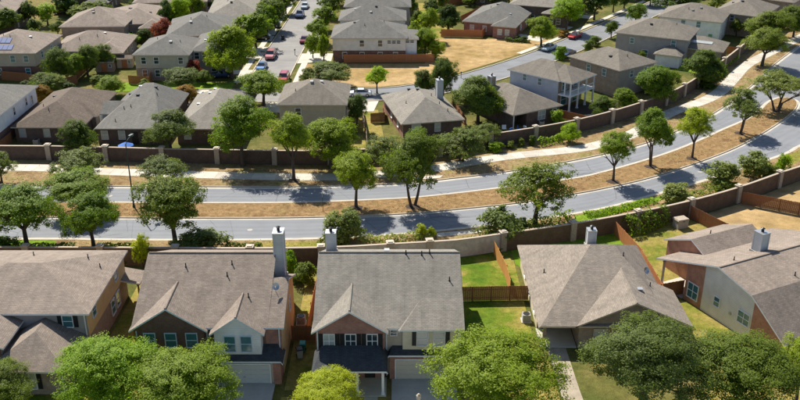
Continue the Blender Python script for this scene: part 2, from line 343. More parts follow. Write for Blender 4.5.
# meandering walk: single slabs
walk = smooth_line([(-140, 127.5)] + G(P(0,168, 60,170.5, 130,173, 240,176.5, 300,177.5, 350,177, 400,173, 440,168, 500,158, 570,150.5, 597,145.5, 631,135, 670,113.5, 702,102, 719,93, 732,80, 743,68, 756,60, 784,46, 800,38)) + [(104, 220), (118, 240)], .5)
mb = MB(); ribbon(mb, offset(walk, 1.36), offset(walk, -1.36), .112); wk = struct('sidewalk', mb, M['kerb'])
s = np.r_[0, np.cumsum(np.hypot(*np.diff(walk, axis=0).T))]
wl, wr = offset(walk, 1.32), offset(walk, -1.32)
ip = lambda L, t: (float(np.interp(t, s, L[:, 0])), float(np.interp(t, s, L[:, 1])))
k = 70.0
while k < s[-1]-2:
    mb = MB(); z = .125 + R.uniform(-.004, .006)
    q = [ip(wr, k), ip(wr, k+1.74), ip(wl, k+1.74), ip(wl, k)]
    mb.prism(q, .10, z, 0, False); mb.build('slab', M[R.choice(['conc', 'conc', 'conc_b', 'conc_c'])], wk); k += 1.8
# the streets behind
st1 = smooth_line([(-26.9, 160), (-26.4, 188), (-24.2, 250), (-23, 300), (-22, 380)], 4)
mb = MB(); ribbon(mb, offset(st1, 3.9), offset(st1, -3.9), .002); struct('street', mb, M['asphalt2'])
st2 = smooth_line([(-47, 163.5), (-26, 163.5), (-8, 164), (3, 166.5), (14, 174), (27, 187), (37, 199), (46, 211), (62, 233), (95, 280)], 3)
mb = MB(); ribbon(mb, offset(st2, 3.8), offset(st2, -3.8), .0); struct('street', mb, M['asphalt'])
for L in (offset(st1, 4.1), offset(st1, -4.1), offset(st2, 4.0), offset(st2, -4.0)):
    keep = [i for i in range(len(L)) if not (abs(L[i][0]+26.5) < 4.6 and L[i][1] < 168 or (L[i][1] < 168.5 and L is None))]
    mb = MB(); L = L[[i for i in keep]]; ribbon(mb, offset(L, .12), offset(L, -.12), .12, 0, .14); struct('street_kerb', mb, M['kerb'])
for sd in (5.9, -5.9):
    L = st1[(st1[:, 1] > 172)]; mb = MB(); ribbon(mb, offset(L, sd+.65), offset(L, sd-.65), .03); struct('street_walk', mb, M['conc'])
L = st2[(st2[:, 0] > 30)]; mb = MB(); ribbon(mb, offset(L, 6.3), offset(L, 5.0), .03); struct('street_walk', mb, M['conc'])
# inlet pads, ramp, manhole covers, greener verge strips
for nm, pl in (('inlet_pad', P(437,237, 483,232.5, 481,229.5, 437,233)), ('kerb_ramp', P(401,181.5, 440,178, 443,175.5, 420,176, 402,178.5))):
    mb = MB(); mb.prism(G(pl, .11), .02, .135, 0, False); struct(nm, mb, M['conc'])
def cover(label, px, py, z, r=.38):
    X, Y = g(px, py, z); mb = MB(); mb.tube((0, 0, 0), (0, 0, .015), r, r, 20); mb.tube((0, 0, .015), (0, 0, .02), r*.8, r*.8, 20); tag(mb.build('manhole_cover', M['grey'], None, (X, Y, z)), label, 'manhole cover')
cover('round cover at the near end of the concrete inlet pad', 447, 234, .135); cover('round cover at the far end of the concrete inlet pad', 459, 232.7, .135)
for px, py, w in ((250, 230, 'road behind the two chimneys'), (560, 172, 'upper lane past the open crowned tree'), (700, 172, 'lower lane below the yellow green median tree'), (110, 196, 'upper lane near the street lamp')):
    cover('round iron cover in the ' + w, px, py, .002, .36)
for pl, m_ in ((P(-20,239.6, 30,239.6, 55,240.6, 57,246, 20,247, -20,247), 'g_bright'), (P(262,243, 290,241.6, 322,241, 322,247, 290,248, 262,248), 'g_mix'), (P(575,215, 600,212.5, 640,201.5, 668,193.5, 668,198, 640,206.5, 600,218.5, 575,222), 'g_bright'), (P(782,158, 800,149.5, 812,150, 805,158, 788,167), 'g_mix')):
    sheet('grass_strip', G(pl, .11), .111, M[m_])
# empty lot
lot = [(-19.5, 169.2), (-4, 169.4), (4, 172), (13, 180), (24.5, 192), (33, 203), (36, 208), (26, 208.5), (17, 208.8), (6, 209), (5.4, 186.6), (-14, 186.6), (-20, 186)]
sheet('vacant_lot', lot, .012, M['g_sand'])
# front street below the picture
sheet('front_street', [(-140, 46), (140, 46), (140, 54), (-140, 54)], .0, M['asphalt'])
mb = MB(); mb.box(-140, 140, 54, 54.2, -.05, .12); struct('front_kerb', mb, M['kerb'])
mb = MB(); mb.box(-140, 140, 56, 57.3, -.05, .03); struct('front_walk', mb, M['conc'])
def lawn(pts, mat, z=.004): return sheet('lawn', pts, z, M[mat])
# ------------------------------------------------------------------ houses
def clip(poly, a, b, c):
    """keep the part of a 2d polygon where a*x+b*y+c <= 0"""
    out = []
    for i in range(len(poly)):
        p, q = poly[i], poly[(i+1) % len(poly)]
        dp, dq = a*p[0]+b*p[1]+c, a*q[0]+b*q[1]+c
        if dp <= 1e-9: out.append(p)
        if (dp < -1e-9 and dq > 1e-9) or (dp > 1e-9 and dq < -1e-9):
            t = dp/(dp-dq); out.append((p[0]+t*(q[0]-p[0]), p[1]+t*(q[1]-p[1])))
    return out
WINMESH = {}
def win_meshes(w, h, style):
    k = (round(w, 2), round(h, 2), style)
    if k in WINMESH: return WINMESH[k]
    p = MB(); p.box(-w/2+.02, w/2-.02, -.05, .02, .02, h-.02)
    f = MB(); t = .075; d = -.10
    f.box(-w/2-t, w/2+t, d-.03, .0, -t, 0); f.box(-w/2-t, w/2+t, d, .0, h, h+t)
    f.box(-w/2-t, -w/2, d, .0, 0, h); f.box(w/2, w/2+t, d, .0, 0, h)
    f.box(-w/2, w/2, -.085, -.03, h*.5-.03, h*.5+.03)
    if 'm' in style:
        f.box(-.03, .03, -.08, -.03, 0, h*.5-.03); f.box(-.03, .03, -.08, -.03, h*.5+.03, h)
    if 'x' in style:
        for q in (.25, .75): f.box(-w/2, w/2, -.075, -.035, h*q-.015, h*q+.015)
    WINMESH[k] = (p.mesh('window'), f.mesh('frame')); return WINMESH[k]
ROT = dict(S=0, E=pi/2, N=pi, W=-pi/2)
HOUSES = []
def indoors(x, y, m=-.3):
    """is a ground point under one of the roofs"""
    for h in HOUSES:
        dx, dy = x-h.root.location.x, y-h.root.location.y; a = -h.root.rotation_euler.z; u, v = dx*cos(a)-dy*sin(a), dx*sin(a)+dy*cos(a)
        if any(b[0]-m < u < b[1]+m and b[2]-m < v < b[3]+m for b, _, _ in h.bl): return h
    return None
class House:
    def __init__(s, name, label, loc, rz=0, roof='sh_grey', group=None, cat='house', trim='trim', rel=False):
        s.ox, s.oy = (0, 0) if rel else loc
        s.root = empty(name, (loc[0], loc[1], 0), rz, label, cat, group)
        s.roofm, s.trim = roof, trim; s.bl = []; s.W = {}; HOUSES.append(s); s.R = MB(); s.R2 = MB(); s.roof = None; s.name = name
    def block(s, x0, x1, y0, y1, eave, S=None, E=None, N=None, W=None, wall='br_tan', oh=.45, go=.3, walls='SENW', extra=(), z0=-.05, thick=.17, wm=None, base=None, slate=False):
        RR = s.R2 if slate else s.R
        x0 -= s.ox; x1 -= s.ox; y0 -= s.oy; y1 -= s.oy
        pl = []; fp = [x0, x1, y0, y1]
        for sl_, k in ((S, 'S'), (E, 'E'), (N, 'N'), (W, 'W')):
            if sl_ is None: continue
            if k == 'S': pl.append((0, sl_, eave-sl_*y0))
            if k == 'N': pl.append((0, -sl_, eave+sl_*y1))
            if k == 'W': pl.append((sl_, 0, eave-sl_*x0))
            if k == 'E': pl.append((-sl_, 0, eave+sl_*x1))
        for e in extra: pl.append(e)
        ov = dict(S=oh if S is not None else go, N=oh if N is not None else go, E=oh if E is not None else go, W=oh if W is not None else go)
        F = [(x0-ov['W'], y0-ov['S']), (x1+ov['E'], y0-ov['S']), (x1+ov['E'], y1+ov['N']), (x0-ov['W'], y1+ov['N'])]
        bnd = (F[0][0], F[1][0], F[0][1], F[2][1])
        for i, p in enumerate(pl):
            poly = F
            for j, q in enumerate(pl):
                if i != j and poly: poly = clip(poly, p[0]-q[0], p[1]-q[1], p[2]-q[2])
            if len(poly) < 3: continue
            ar = sum(poly[k-1][0]*poly[k][1]-poly[k][0]*poly[k-1][1] for k in range(len(poly)))/2
            if abs(ar) < .02: continue
            zz = lambda c: p[0]*c[0]+p[1]*c[1]+p[2]
            RR.face([(c[0], c[1], zz(c)+thick) for c in poly], 0)
            RR.face([(c[0], c[1], zz(c)) for c in poly[::-1]], 2)
            for k in range(len(poly)):
                c, d = poly[k], poly[(k+1) % len(poly)]
                on = (abs(c[0]-d[0]) < 1e-6 and (abs(c[0]-bnd[0]) < 1e-6 or abs(c[0]-bnd[1]) < 1e-6)) or (abs(c[1]-d[1]) < 1e-6 and (abs(c[1]-bnd[2]) < 1e-6 or abs(c[1]-bnd[3]) < 1e-6))
                if on: RR.face([(c[0], c[1], zz(c)), (d[0], d[1], zz(d)), (d[0], d[1], zz(d)+thick), (c[0], c[1], zz(c)+thick)], 1)
        s.bl.append((bnd, pl, thick))
        C = dict(S=((x0, y0), (x1, y0)), E=((x1, y0), (x1, y1)), N=((x1, y1), (x0, y1)), W=((x0, y1), (x0, y0)))
        for k in walls:
            p, q = C[k]; m = (wm or {}).get(k, wall)
            ts = {0., 1.}
            for i in range(len(pl)):
                for j in range(i):
                    f0 = (pl[i][0]-pl[j][0])*p[0]+(pl[i][1]-pl[j][1])*p[1]+pl[i][2]-pl[j][2]
                    f1 = (pl[i][0]-pl[j][0])*q[0]+(pl[i][1]-pl[j][1])*q[1]+pl[i][2]-pl[j][2]
                    if f0*f1 < 0: ts.add(f0/(f0-f1))
            ts = sorted(ts); L = hypot(q[0]-p[0], q[1]-p[1])
            top = []
            for t in ts:
                c = (p[0]+t*(q[0]-p[0]), p[1]+t*(q[1]-p[1])); top.append((c[0], c[1], min(a*c[0]+b*c[1]+d for a, b, d in pl)+.03))
            if base:
                bm, bh = base
                s.W.setdefault(bm, MB()).face([(*p, z0), (*q, z0), (*q, bh), (*p, bh)])
                s.W.setdefault(m, MB()).face([(*p, bh), (*q, bh)] + top[::-1])
            else:
                s.W.setdefault(m, MB()).face([(*p, z0), (*q, z0)] + top[::-1])
        return s
    def box(s, name, mat, x0, x1, y0, y1, z0, z1, parent=None):
        mb = MB(); cx, cy = (x0+x1)/2-s.ox, (y0+y1)/2-s.oy; w, d = (x1-x0)/2, (y1-y0)/2
        mb.box(-w, w, -d, d, 0, z1-z0); return mb.build(name, M[mat], parent or s.root, (cx, cy, z0))
    def win(s, x, y, z, w, h, face='S', gl='gl_dark', style='', fm='trim', shut=None):
        p, f = win_meshes(w, h, style)
        o = link('window', p, s.root, (x-s.ox, y-s.oy, z), ROT[face], M[gl]); link('frame', f, o, mat=M[fm])
        if shut:
            for sg in (-1, 1):
                dx, dy = (sg*(w/2+.31)*cos(ROT[face]), sg*(w/2+.31)*sin(ROT[face]))
                key = ('sh', round(h, 2))
                if key not in WINMESH:
                    mb = MB(); mb.box(-.21, .21, -.06, .01, -.05, h+.05)
                    for q in range(int(h/.12)): mb.box(-.16, .16, -.075, -.06, .02+q*.12, .09+q*.12)
                    WINMESH[key] = mb.mesh('shutter')
                link('shutter', WINMESH[key], s.root, (x-s.ox+dx, y-s.oy+dy, z), ROT[face], M[shut])
    def door(s, x, y, w=1.0, h=2.1, face='S', mat='door'):
        mb = MB(); mb.box(-w/2, w/2, -.06, .02, 0, h)
        for a, b in ((.15, .9), (1.05, h-.15)):
            for sg in (-1, 1): mb.box(sg*w*.24-w*.17, sg*w*.24+w*.17, -.08, -.06, a, b)
        o = mb.build('door', M[mat], s.root, (x-s.ox, y-s.oy, .03), ROT[face])
        mb = MB(); mb.box(w/2-.14, w/2-.08, -.13, -.06, 1.0, 1.06); mb.build('handle', M['brass'], o)
    def garage(s, x, y, w=4.9, h=2.15, face='S', mat='gdoor', nx=4, nz=4):
        mb = MB(); mb.box(-w/2, w/2, -.04, .03, 0, h); o = mb.build('garage_door', M[mat], s.root, (x-s.ox, y-s.oy, .02), ROT[face])
        pw, ph = w/nx, h/nz; pm = MB(); pm.box(-pw/2+.07, pw/2-.07, -.03, .0, .05, ph-.05); pm = pm.mesh('panel')
        for i in range(nx):
            for j in range(nz): link('panel', pm, o, (-w/2+pw*(i+.5), -.04, j*ph), 0, M[mat])
        mb = MB(); mb.box(-.12, .12, -.1, -.04, .7, .76); mb.build('handle', M['metal'], o)
        mb = MB(); mb.box(-w/2-.1, w/2+.1, -.08, .0, h, h+.12); mb.box(-w/2-.1, -w/2, -.08, 0, 0, h); mb.box(w/2, w/2+.1, -.08, 0, 0, h); mb.build('frame', M['trim'], o)
    def rz_(s, x, y):
        x -= s.ox; y -= s.oy; best = 0
        for (a, b, c, d), pl, th in s.bl:
            if a <= x <= b and c <= y <= d: best = max(best, min(p[0]*x+p[1]*y+p[2] for p in pl)+th)
        return best
    def finish(s):
        for m, mb in s.W.items(): mb.build('wall', M[m.split('#')[0]], s.root)
        s.roof = s.R.build('roof', [M[s.roofm], M[s.trim], M['soffit']], s.root)
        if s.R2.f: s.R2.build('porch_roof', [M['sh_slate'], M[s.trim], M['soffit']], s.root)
        return s
    def vent(s, x, y, kind='box'):
        z = s.rz_(x, y); mb = MB()
        if kind == 'box':
            mb.box(-.22, .22, -.22, .22, -.15, .12, 0); mb.box(-.27, .27, -.27, .27, .12, .2, 0)
        else: mb.tube((0, 0, -.2), (0, 0, .45), .06, .06, 8); mb.tube((0, 0, -.15), (0, 0, .05), .13, .1, 8)
        mb.build('vent', M['black' if kind != 'box' or R.random() < .35 else 'metal'], s.roof, (x-s.ox, y-s.oy, z))
    def chimney(s, x, y, w, d, z0, z1, mat='si_chim'):
        mb = MB(); mb.box(-w/2, w/2, -d/2, d/2, 0, z1-z0); o = mb.build('chimney', M[mat], s.root, (x-s.ox, y-s.oy, z0))
        mb = MB(); h = z1-z0; mb.box(-w/2-.08, w/2+.08, -d/2-.08, d/2+.08, h, h+.1); mb.build('cap', M['metal'], o)
        mb = MB(); mb.tube((0, 0, h+.1), (0, 0, h+.5), .16, .16, 10); mb.tube((0, 0, h+.5), (0, 0, h+.62), .26, .05, 10); mb.build('flue', M['black'], o)
        for sx in (-1, 1):
            for sy in (-1, 1):
                mb = MB(); mb.box(sx*w/2-.06, sx*w/2+.06, sy*d/2-.06, sy*d/2+.06, 0, h); mb.build('corner_trim', M['si_chim'], o)
        mb = MB(); mb.box(-w/2-.16, w/2+.16, -d/2-.16, d/2+.16, -.1, max(.15, s.rz_(x, y)-z0+.02)); mb.build('flashing', M['grey'], o)
    def post(s, x, y, h, w=.22, mat='trim', z0=0):
        mb = MB(); mb.box(-w/2, w/2, -w/2, w/2, 0, h); mb.box(-w*.75, w*.75, -w*.75, w*.75, 0, .18); mb.box(-w*.7, w*.7, -w*.7, w*.7, h-.14, h)
        mb.build('column', M[mat], s.root, (x-s.ox, y-s.oy, z0))
    def spout(s, x, y, z1, face='S'):
        mb = MB(); mb.box(-.05, .05, -.09, -.005, .12, z1); mb.box(-.05, .05, -.35, -.005, .05, .12); mb.build('downspout', M[s.trim], s.root, (x-s.ox, y-s.oy, 0), ROT[face])
    def dish(s, x, y):
        z = s.rz_(x, y); mb = MB(); mb.tube((0, 0, -.1), (0, 0, .5), .025, .025, 6)
        c = np.array((0, -.05, .6)); ax = np.array((.5, -.7, .5)); ax /= np.linalg.norm(ax); mb.tube(c, c+ax*.1, .08, .38, 14, 0, False); mb.tube(c+ax*.02, c+ax*.1, .1, .37, 14, 0, False); mb.tube(c, c+ax*.45, .015, .015, 5)
        mb.build('satellite_dish', M['metal'], s.roof, (x-s.ox, y-s.oy, z))
    def ridgecap(s, pts):
        mb = MB()
        for p, q in pts: mb.tube((p[0]-s.ox, p[1]-s.oy, p[2]), (q[0]-s.ox, q[1]-s.oy, q[2]), .11, .11, 6)
        mb.build('ridge_cap', M[s.roofm], s.roof)
# house with the porch, centre of the front row
h = House('house', 'two-storey brick and sand siding house with dark porch roof and black shutters', (-1.2, 80.5), roof='sh_grey')
h.block(-8.0, 5.8, 72.7, 88.3, 5.5, S=.47, N=.47, wall='si_tan', wm=dict(W='br_red'))
h.block(-8.0, -1.5, 72.0, 78.5, 5.42, E=.64, W=.64, wall='br_red', oh=.4, go=.35)
h.block(.25, 5.84, 72.3, 79, 5.5, S=.41, W=.70, wall='si_sand', oh=.4)
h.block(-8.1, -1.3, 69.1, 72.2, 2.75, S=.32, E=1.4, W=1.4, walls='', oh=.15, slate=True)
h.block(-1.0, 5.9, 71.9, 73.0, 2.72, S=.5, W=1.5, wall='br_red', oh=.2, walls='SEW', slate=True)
for p in ((-6.9, 69.3), (-4.0, 69.3), (-1.6, 69.3)): h.post(*p, 2.7, .24, 'trim')
h.box('porch_slab', 'conc', -8.0, -1.3, 69.0, 72.0, -.03, .1)
for x in (-6.75, -4.7, -2.65): h.win(x, 71.99, 3.55, .95, 1.45, 'S', 'gl_blind' if x < -6 else 'gl_dark', 'm', 'trim', 'shutter')
for x in (2.15, 3.75): h.win(x, 72.29, 3.6, 1.0, 1.45, 'S', 'gl_blind', '', 'trim')
for x in (1.35, 4.55): h.box('shutter', 'shutter', x-.2, x+.2, 72.22, 72.30, 3.55, 5.1)
h.win(-.6, 72.69, 4.5, .55, .55, 'S', 'gl_dark', ''); h.win(-6.2, 71.99, .8, 1.3, 1.4, 'S', 'gl_dark', 'm')
h.door(-2.9, 71.99); h.garage(2.0, 71.89, 4.8, 2.15, 'S', 'gdoor')
h.finish()
h.chimney(-7.2, 83.2, .95, .9, 6, 10.3)
for x, y, k in ((2.2, 80.2, 'p'), (3.0, 80.4, 'p'), (.6, 80.3, 'p'), (4.9, 77.3, 'p'), (-1.4, 84, 'box')): h.vent(x, y, k)
h.spout(-7.85, 71.99, 5.3); h.spout(5.7, 72.29, 5.3); h.spout(-1.3, 72.69, 5.3)
h.ridgecap([((-8.25, 80.5, 9.32), (6.05, 80.5, 9.32)), ((-4.75, 71.8, 7.65), (-4.75, 77.0, 7.65))])
# house with two front gables
h = House('house', 'two-storey house with dark brick gable, white siding gable and tall chimney', (-18.4, 80), roof='sh_brown', trim='trim_blue')
h.block(-25.3, -12.9, 72.8, 88.2, 5.5, S=.47, N=.47, wall='br_dark', wm=dict(E='si_yellow', W='br_dark'))
h.block(-12.95, -11.35, 72.83, 82.6, 5.5, S=.46, N=.46, wall='br_red', wm=dict(E='si_yellow'), walls='SE')
h.block(-25.34, -18.7, 72.3, 79, 5.42, E=.66, W=.66, wall='br_dark', oh=.4, go=.35)
h.block(-17.6, -13.2, 71.7, 79, 5.42, E=.72, W=.72, wall='si_white', oh=.4, go=.35, z0=2.4)
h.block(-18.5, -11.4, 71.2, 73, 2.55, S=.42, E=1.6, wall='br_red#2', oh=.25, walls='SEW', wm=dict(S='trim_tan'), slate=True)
for x in (-23.9, -21.9, -19.9): h.win(x, 72.29, 3.4, 1.0, 1.5, 'S', 'gl_teal', '', 'trim_blue')
for x in (-16.15, -14.6): h.win(x, 71.69, 3.3, 1.0, 1.65, 'S', 'gl_teal', '', 'trim_blue')
h.garage(-14.9, 71.19, 4.9, 2.1, 'S', 'gdoor_w'); h.box('brick_pier', 'br_red', -12.1, -11.36, 71.0, 71.24, 0, 2.4)
h.win(-24, 72.29, .7, 1.4, 1.5, 'S', 'gl_dark', 'm')
h.win(-11.34, 79, 3.6, .9, 1.3, 'E', 'gl_dark', '')
h.finish(); h.chimney(-12.3, 80.9, .95, 1.3, 6.0, 11.5)
for x, y, k in ((-17.2, 77.9, 'p'), (-16.9, 79.2, 'p'), (-21.5, 78.9, 'p'), (-14.8, 75.6, 'p')): h.vent(x, y, k)
h.spout(-25.1, 72.29, 5.2); h.spout(-18.5, 72.79, 5.2); h.spout(-11.6, 72.82, 5.3); h.dish(-12.2, 76.2)
h.ridgecap([((-25.5, 80.5, 9.28), (-12.7, 80.5, 9.28)), ((-22.02, 72, 7.76), (-22.02, 77.2, 7.76)), ((-15.4, 71.4, 7.15), (-15.4, 76, 7.15))])
# yellow sided house at the left
h = House('house', 'two-storey yellow sided house with wide brown hip roof and lower brick wing', (-38, 80), roof='sh_brown')
h.block(-47, -30.8, 75.2, 87.9, 5.5, S=.30, E=.30, N=.30, W=.30, wall='si_yellow', wm=dict(S='si_grey'), base=('br_tan', 2.7))
h.block(-38.4, -31.4, 69.4, 75.3, 2.9, S=.55, E=.52, W=.52, wall='br_tan', oh=.45, walls='SEW')
h.block(-45, -37.5, 70.6, 77.5, 4.6, E=.5, W=.5, wall='br_tan', oh=.45, go=.4, wm=dict(S='br_dark'))
h.win(-32.7, 75.19, 3.85, .95, 1.25, 'S', 'gl_teal', '', 'trim', 'shutter')
for y, z in ((77.2, 3.9), (84.6, 3.9)): h.win(-30.79, y, z, 1.0, 1.25, 'E', 'gl_teal', '', 'trim')
for y in (82.6, 84.3): h.win(-30.79, y, .9, 1.1, 1.6, 'E', 'gl_teal', '', 'trim')
h.win(-34.7, 69.39, .7, 1.15, 1.7, 'S', 'gl_blind', 'm', 'trim', 'shutter'); h.win(-41, 70.59, .8, 1.8, 1.6, 'S', 'gl_dark', 'm'); h.door(-37.9, 71.5)
h.win(-40.8, 70.59, 3.2, 1.1, 1.2, 'S', 'gl_dark', '')
h.block(-30.85, -28.9, 86.2, 88.6, 2.5, E=.2, walls='', oh=.2); h.post(-29.1, 86.5, 2.2, .16, 'wood_g'); h.post(-29.1, 88.3, 2.2, .16, 'wood_g')
h.finish()
h.spout(-31.0, 75.19, 5.3); h.spout(-31.6, 69.39, 2.7)
for x, y in ((-33.5, 84.8), (-31.9, 83.6), (-39.6, 85.5)): h.vent(x, y, 'p')
# single-storey house with corner entry
h = House('house', 'single-storey brown hip roofed house with dark corner entry and brick front gable', (21, 86), roof='sh_tanb', trim='trim_tan')
h.block(14.5, 28.0, 77.4, 94.8, 2.75, S=.37, E=.85, N=.52, W=.58, wall='br_tan', walls='EN')
h.block(18.2, 29.2, 77.3, 84, 2.75, E=.46, W=.46, wall='br_tan', oh=.45, go=.35, walls='SE')
def wq(m, p, q, z0, z1):
    p = (p[0]-h.ox, p[1]-h.oy); q = (q[0]-h.ox, q[1]-h.oy)
    h.W.setdefault(m, MB()).face([(*p, z0), (*q, z0), (*q, z1), (*p, z1)])
wq('si_sand', (14.5, 94.8), (14.5, 80.9), -.05, 2.8); wq('br_tan', (14.5, 80.9), (18.2, 80.9), -.05, 2.9); wq('br_tan', (18.2, 80.9), (18.2, 77.3), -.05, 3.0)
h.box('porch_slab', 'conc', 14.4, 18.1, 77.3, 80.9, -.03, .08); h.post(14.75, 77.6, 2.62, .3, 'br_tan')
h.door(15.6, 80.89, 1.1, 2.2); h.win(17.2, 80.89, .6, .8, 1.7, 'S', 'gl_dark', '')
h.win(20.4, 77.29, .75, 1.3, 1.5, 'S', 'gl_blind', 'x', 'trim_tan'); h.win(25.5, 77.29, .75, 1.6, 1.5, 'S', 'gl_dark', 'm')
for y in (82.6, 86.6, 90.5): h.win(14.49, y, 1.0, .9, 1.3, 'W', 'gl_teal', '')
h.finish(); h.chimney(21.6, 90.2, .9, .9, 4, 7.15)
for x, y, k in ((24.9, 80.6, 'box'), (26.6, 82.8, 'p'), (24.3, 86.0, 'p'), (15.9, 86.5, 'p')): h.vent(x, y, k)
h.ridgecap([((23.7, 77.0, 5.4), (23.7, 84.5, 5.4))]); h.dish(26.8, 85.5)
# right-hand house, turned
h = House('house', 'cream sided house with orange brick corners, long brown roof and pale chimney', (33.1, 84.9), radians(26), roof='sh_brown', rel=True)
h.block(0, 17, -11.3, 6.6, 2.4, S=.65, wall='br_orange', extra=((0, .2, 5.25+.2*7), (0, -.36, 6.25-.36*2)), walls='S', oh=.45, go=.5)
def wl(m, v0, v1, tops, u=0):
    h.W.setdefault(m, MB()).face([(u, v1, -.05), (u, v0, -.05)] + [(u, v, z) for v, z in tops])
zt = lambda v: min(2.4+.65*(v+11.3), 5.25+.2*(v+7), 6.25-.36*(v+2))+.02
wl('br_orange', -11.3, -7, [(-11.3, zt(-11.3)), (-7, zt(-7))]); wl('si_cream', -7, 0, [(-7, zt(-7)), (-2, zt(-2)), (0, zt(0))])
wl('br_orange#2', 0, 2.6, [(0, zt(0)), (2.6, zt(2.6))], -.04); h.W['br_orange#2'].face([(-.04, 2.6, -.05), (9, 2.6, -.05), (9, 2.6, zt(2.6)), (-.04, 2.6, zt(2.6))][::-1])
h.W['br_orange#2'].face([(-.04, 0, -.05), (0, 0, -.05), (0, 0, zt(0)), (-.04, 0, zt(0))])
h.block(3.2, 12, 1.6, 9.4, 3.6, S=.45, N=.45, wall='br_orange#3', oh=.4)
h.win(-.05, 1.3, .75, 1.5, 1.75, 'W', 'gl_teal', 'm'); h.win(-.01, -2.2, 1.6, .75, 1.05, 'W', 'gl_teal', ''); h.win(-.01, -6.0, 1.5, 1.5, 1.3, 'W', 'gl_teal', 'm')
h.post(.1, 6.3, 3.0, .2, 'trim_tan'); h.box('patio_slab', 'conc', -.2, 3.1, 2.7, 6.5, -.03, .06)
mb = MB(); mb.tube((-.14, -4.2, 1.75), (-.02, -4.2, 1.75), .16, .16, 10); mb.build('meter', M['metal'], h.root)
h.win(4, -11.31, .8, 1.4, 1.4, 'S', 'gl_dark', 'm'); h.win(9, -11.31, .8, 1.4, 1.4, 'S', 'gl_dark', 'm')
h.finish(); h.chimney(7.3, -.3, 1.05, 1.15, 4.4, 8.0)
h.vent(6.2, 5.9, 'p'); h.vent(2.4, -1.4, 'p'); h.vent(6.5, -6, 'p')
h.ridgecap([((-.45, -2.2, 6.38), (17.4, -2.2, 6.38))])
# houses behind the north wall
def wins(h, lst, gl='gl_dark', fm='trim'):
    for x, y, z, w, hh, f in lst: h.win(x, y, z, w, hh, f, gl, '', fm)
h = House('house', 'white sided two-storey house with grey roof beside the chocolate roofed brick house', (-70.7, 143), roof='sh_cool')
h.block(-77, -64.4, 135, 151.6, 5.5, S=.36, E=.36, N=.36, W=.36, wall='si_white', base=('br_dark', 2.6))
wins(h, [(-64.39, 141.6, 3.5, .75, 1.3, 'E'), (-64.39, 146.8, 3.5, .75, 1.3, 'E'), (-64.39, 149.2, 3.0, .75, 1.5, 'E'), (-68, 134.99, 3.5, 1, 1.3, 'S'), (-73, 134.99, .8, 1.4, 1.4, 'S')])
h.finish(); h.vent(-69, 148, 'p')
h = House('house', 'single-storey dark brick house with chocolate brown hip roof', (-57.7, 147), roof='sh_choc', trim='trim_tan')
h.block(-63.2, -52.3, 138.1, 157, 2.75, S=.45, E=.45, N=.45, W=.45, wall='br_brown')
h.block(-54.6, -51.6, 143.5, 149, 2.75, S=.45, N=.45, E=.45, wall='br_tan', walls='SEN')
wins(h, [(-62, 138.09, .9, 1.0, 1.4, 'S'), (-58.0, 138.09, .9, 1.0, 1.4, 'S'), (-54.3, 138.09, .9, 1.0, 1.4, 'S'), (-51.59, 146, .9, 1.6, 1.3, 'E')], 'gl_blind', 'trim_tan')
h.finish()
for x, y, k in ((-60.6, 150, 'box'), (-59, 153, 'p'), (-60.3, 144, 'p'), (-58.5, 141.5, 'p')): h.vent(x, y, k)
h = House('house', 'single-storey dark brick house with grey roof and pale blue side gable', (-44.2, 147), roof='sh_cool', trim='trim_tan')
h.block(-49.4, -39, 137.1, 156.4, 2.75, S=.21, E=.7, N=.7, W=.7, wall='br_brown')
h.block(-50.4, -46, 143.5, 149, 3.2, S=.42, N=.42, wall='si_blue', walls='SWN')
wins(h, [(-45.4, 137.09, .9, 1.0, 1.4, 'S'), (-48.2, 137.09, .9, 1.0, 1.4, 'S')], 'gl_blind'); h.door(-43.3, 137.09)
h.finish()
for x, y, k in ((-47.4, 150.6, 'box'), (-45.6, 151, 'box'), (-42.8, 150.6, 'box'), (-45.2, 147.5, 'box'), (-42, 148, 'p'), (-46.4, 143, 'p'), (-45.4, 143.6, 'p'), (-46.8, 139, 'p')): h.vent(x, y, k)
h = House('house', 'brick house with grey hip roof half hidden behind the leafy wall-side tree', (-31.5, 146), roof='sh_grey', trim='trim_tan')
h.block(-36.4, -26.5, 137.2, 155.5, 2.75, S=.4, E=.55, N=.5, W=.55, wall='br_brown')
wins(h, [(-34.7, 137.19, .9, 1.0, 1.4, 'S'), (-29.5, 137.19, .9, 1.2, 1.4, 'S')], 'gl_blind')
h.finish()
for x, y in ((-33.3, 150.2), (-32.6, 151.4), (-34.5, 146)): h.vent(x, y, 'box')
h = House('house', 'tall plain tan two-storey house with pyramid hip roof behind the wall', (-14.6, 147), roof='sh_tan', trim='trim_tan')
h.block(-20.1, -9.1, 141.6, 153, 5.4, S=.46, E=.46, N=.46, W=.46, wall='si_tan', oh=.4)
wins(h, [(-17, 141.59, 3.4, .9, 1.3, 'S'), (-12, 141.59, .9, 1.6, 1.5, 'S'), (-20.11, 147, 3.4, .9, 1.3, 'W')])
h.finish()
for x, y, k in ((-15.0, 146.4, 'box'), (-13.4, 147.2, 'box'), (-17.6, 144.6, 'p')): h.vent(x, y, k)
h = House('house', 'single-storey red brown brick house with grey hip roof and white chimney', (.3, 139.3), radians(13), roof='sh_grey', rel=True, trim='trim_tan')
h.block(.3, 10.4, .3, 16, 2.75, S=.47, E=.47, N=.47, W=.47, wall='br_brown', wm=dict(W='br_red'))
wins(h, [(6.2, .29, .9, .9, 1.4, 'S'), (2.5, .29, .9, 1.4, 1.4, 'S'), (.29, 4, .9, .9, 1.3, 'W'), (.29, 9, .9, .9, 1.3, 'W')], 'gl_blind')
h.finish(); h.chimney(9.0, 9.6, 1.0, 1.1, 2.6, 6.9)
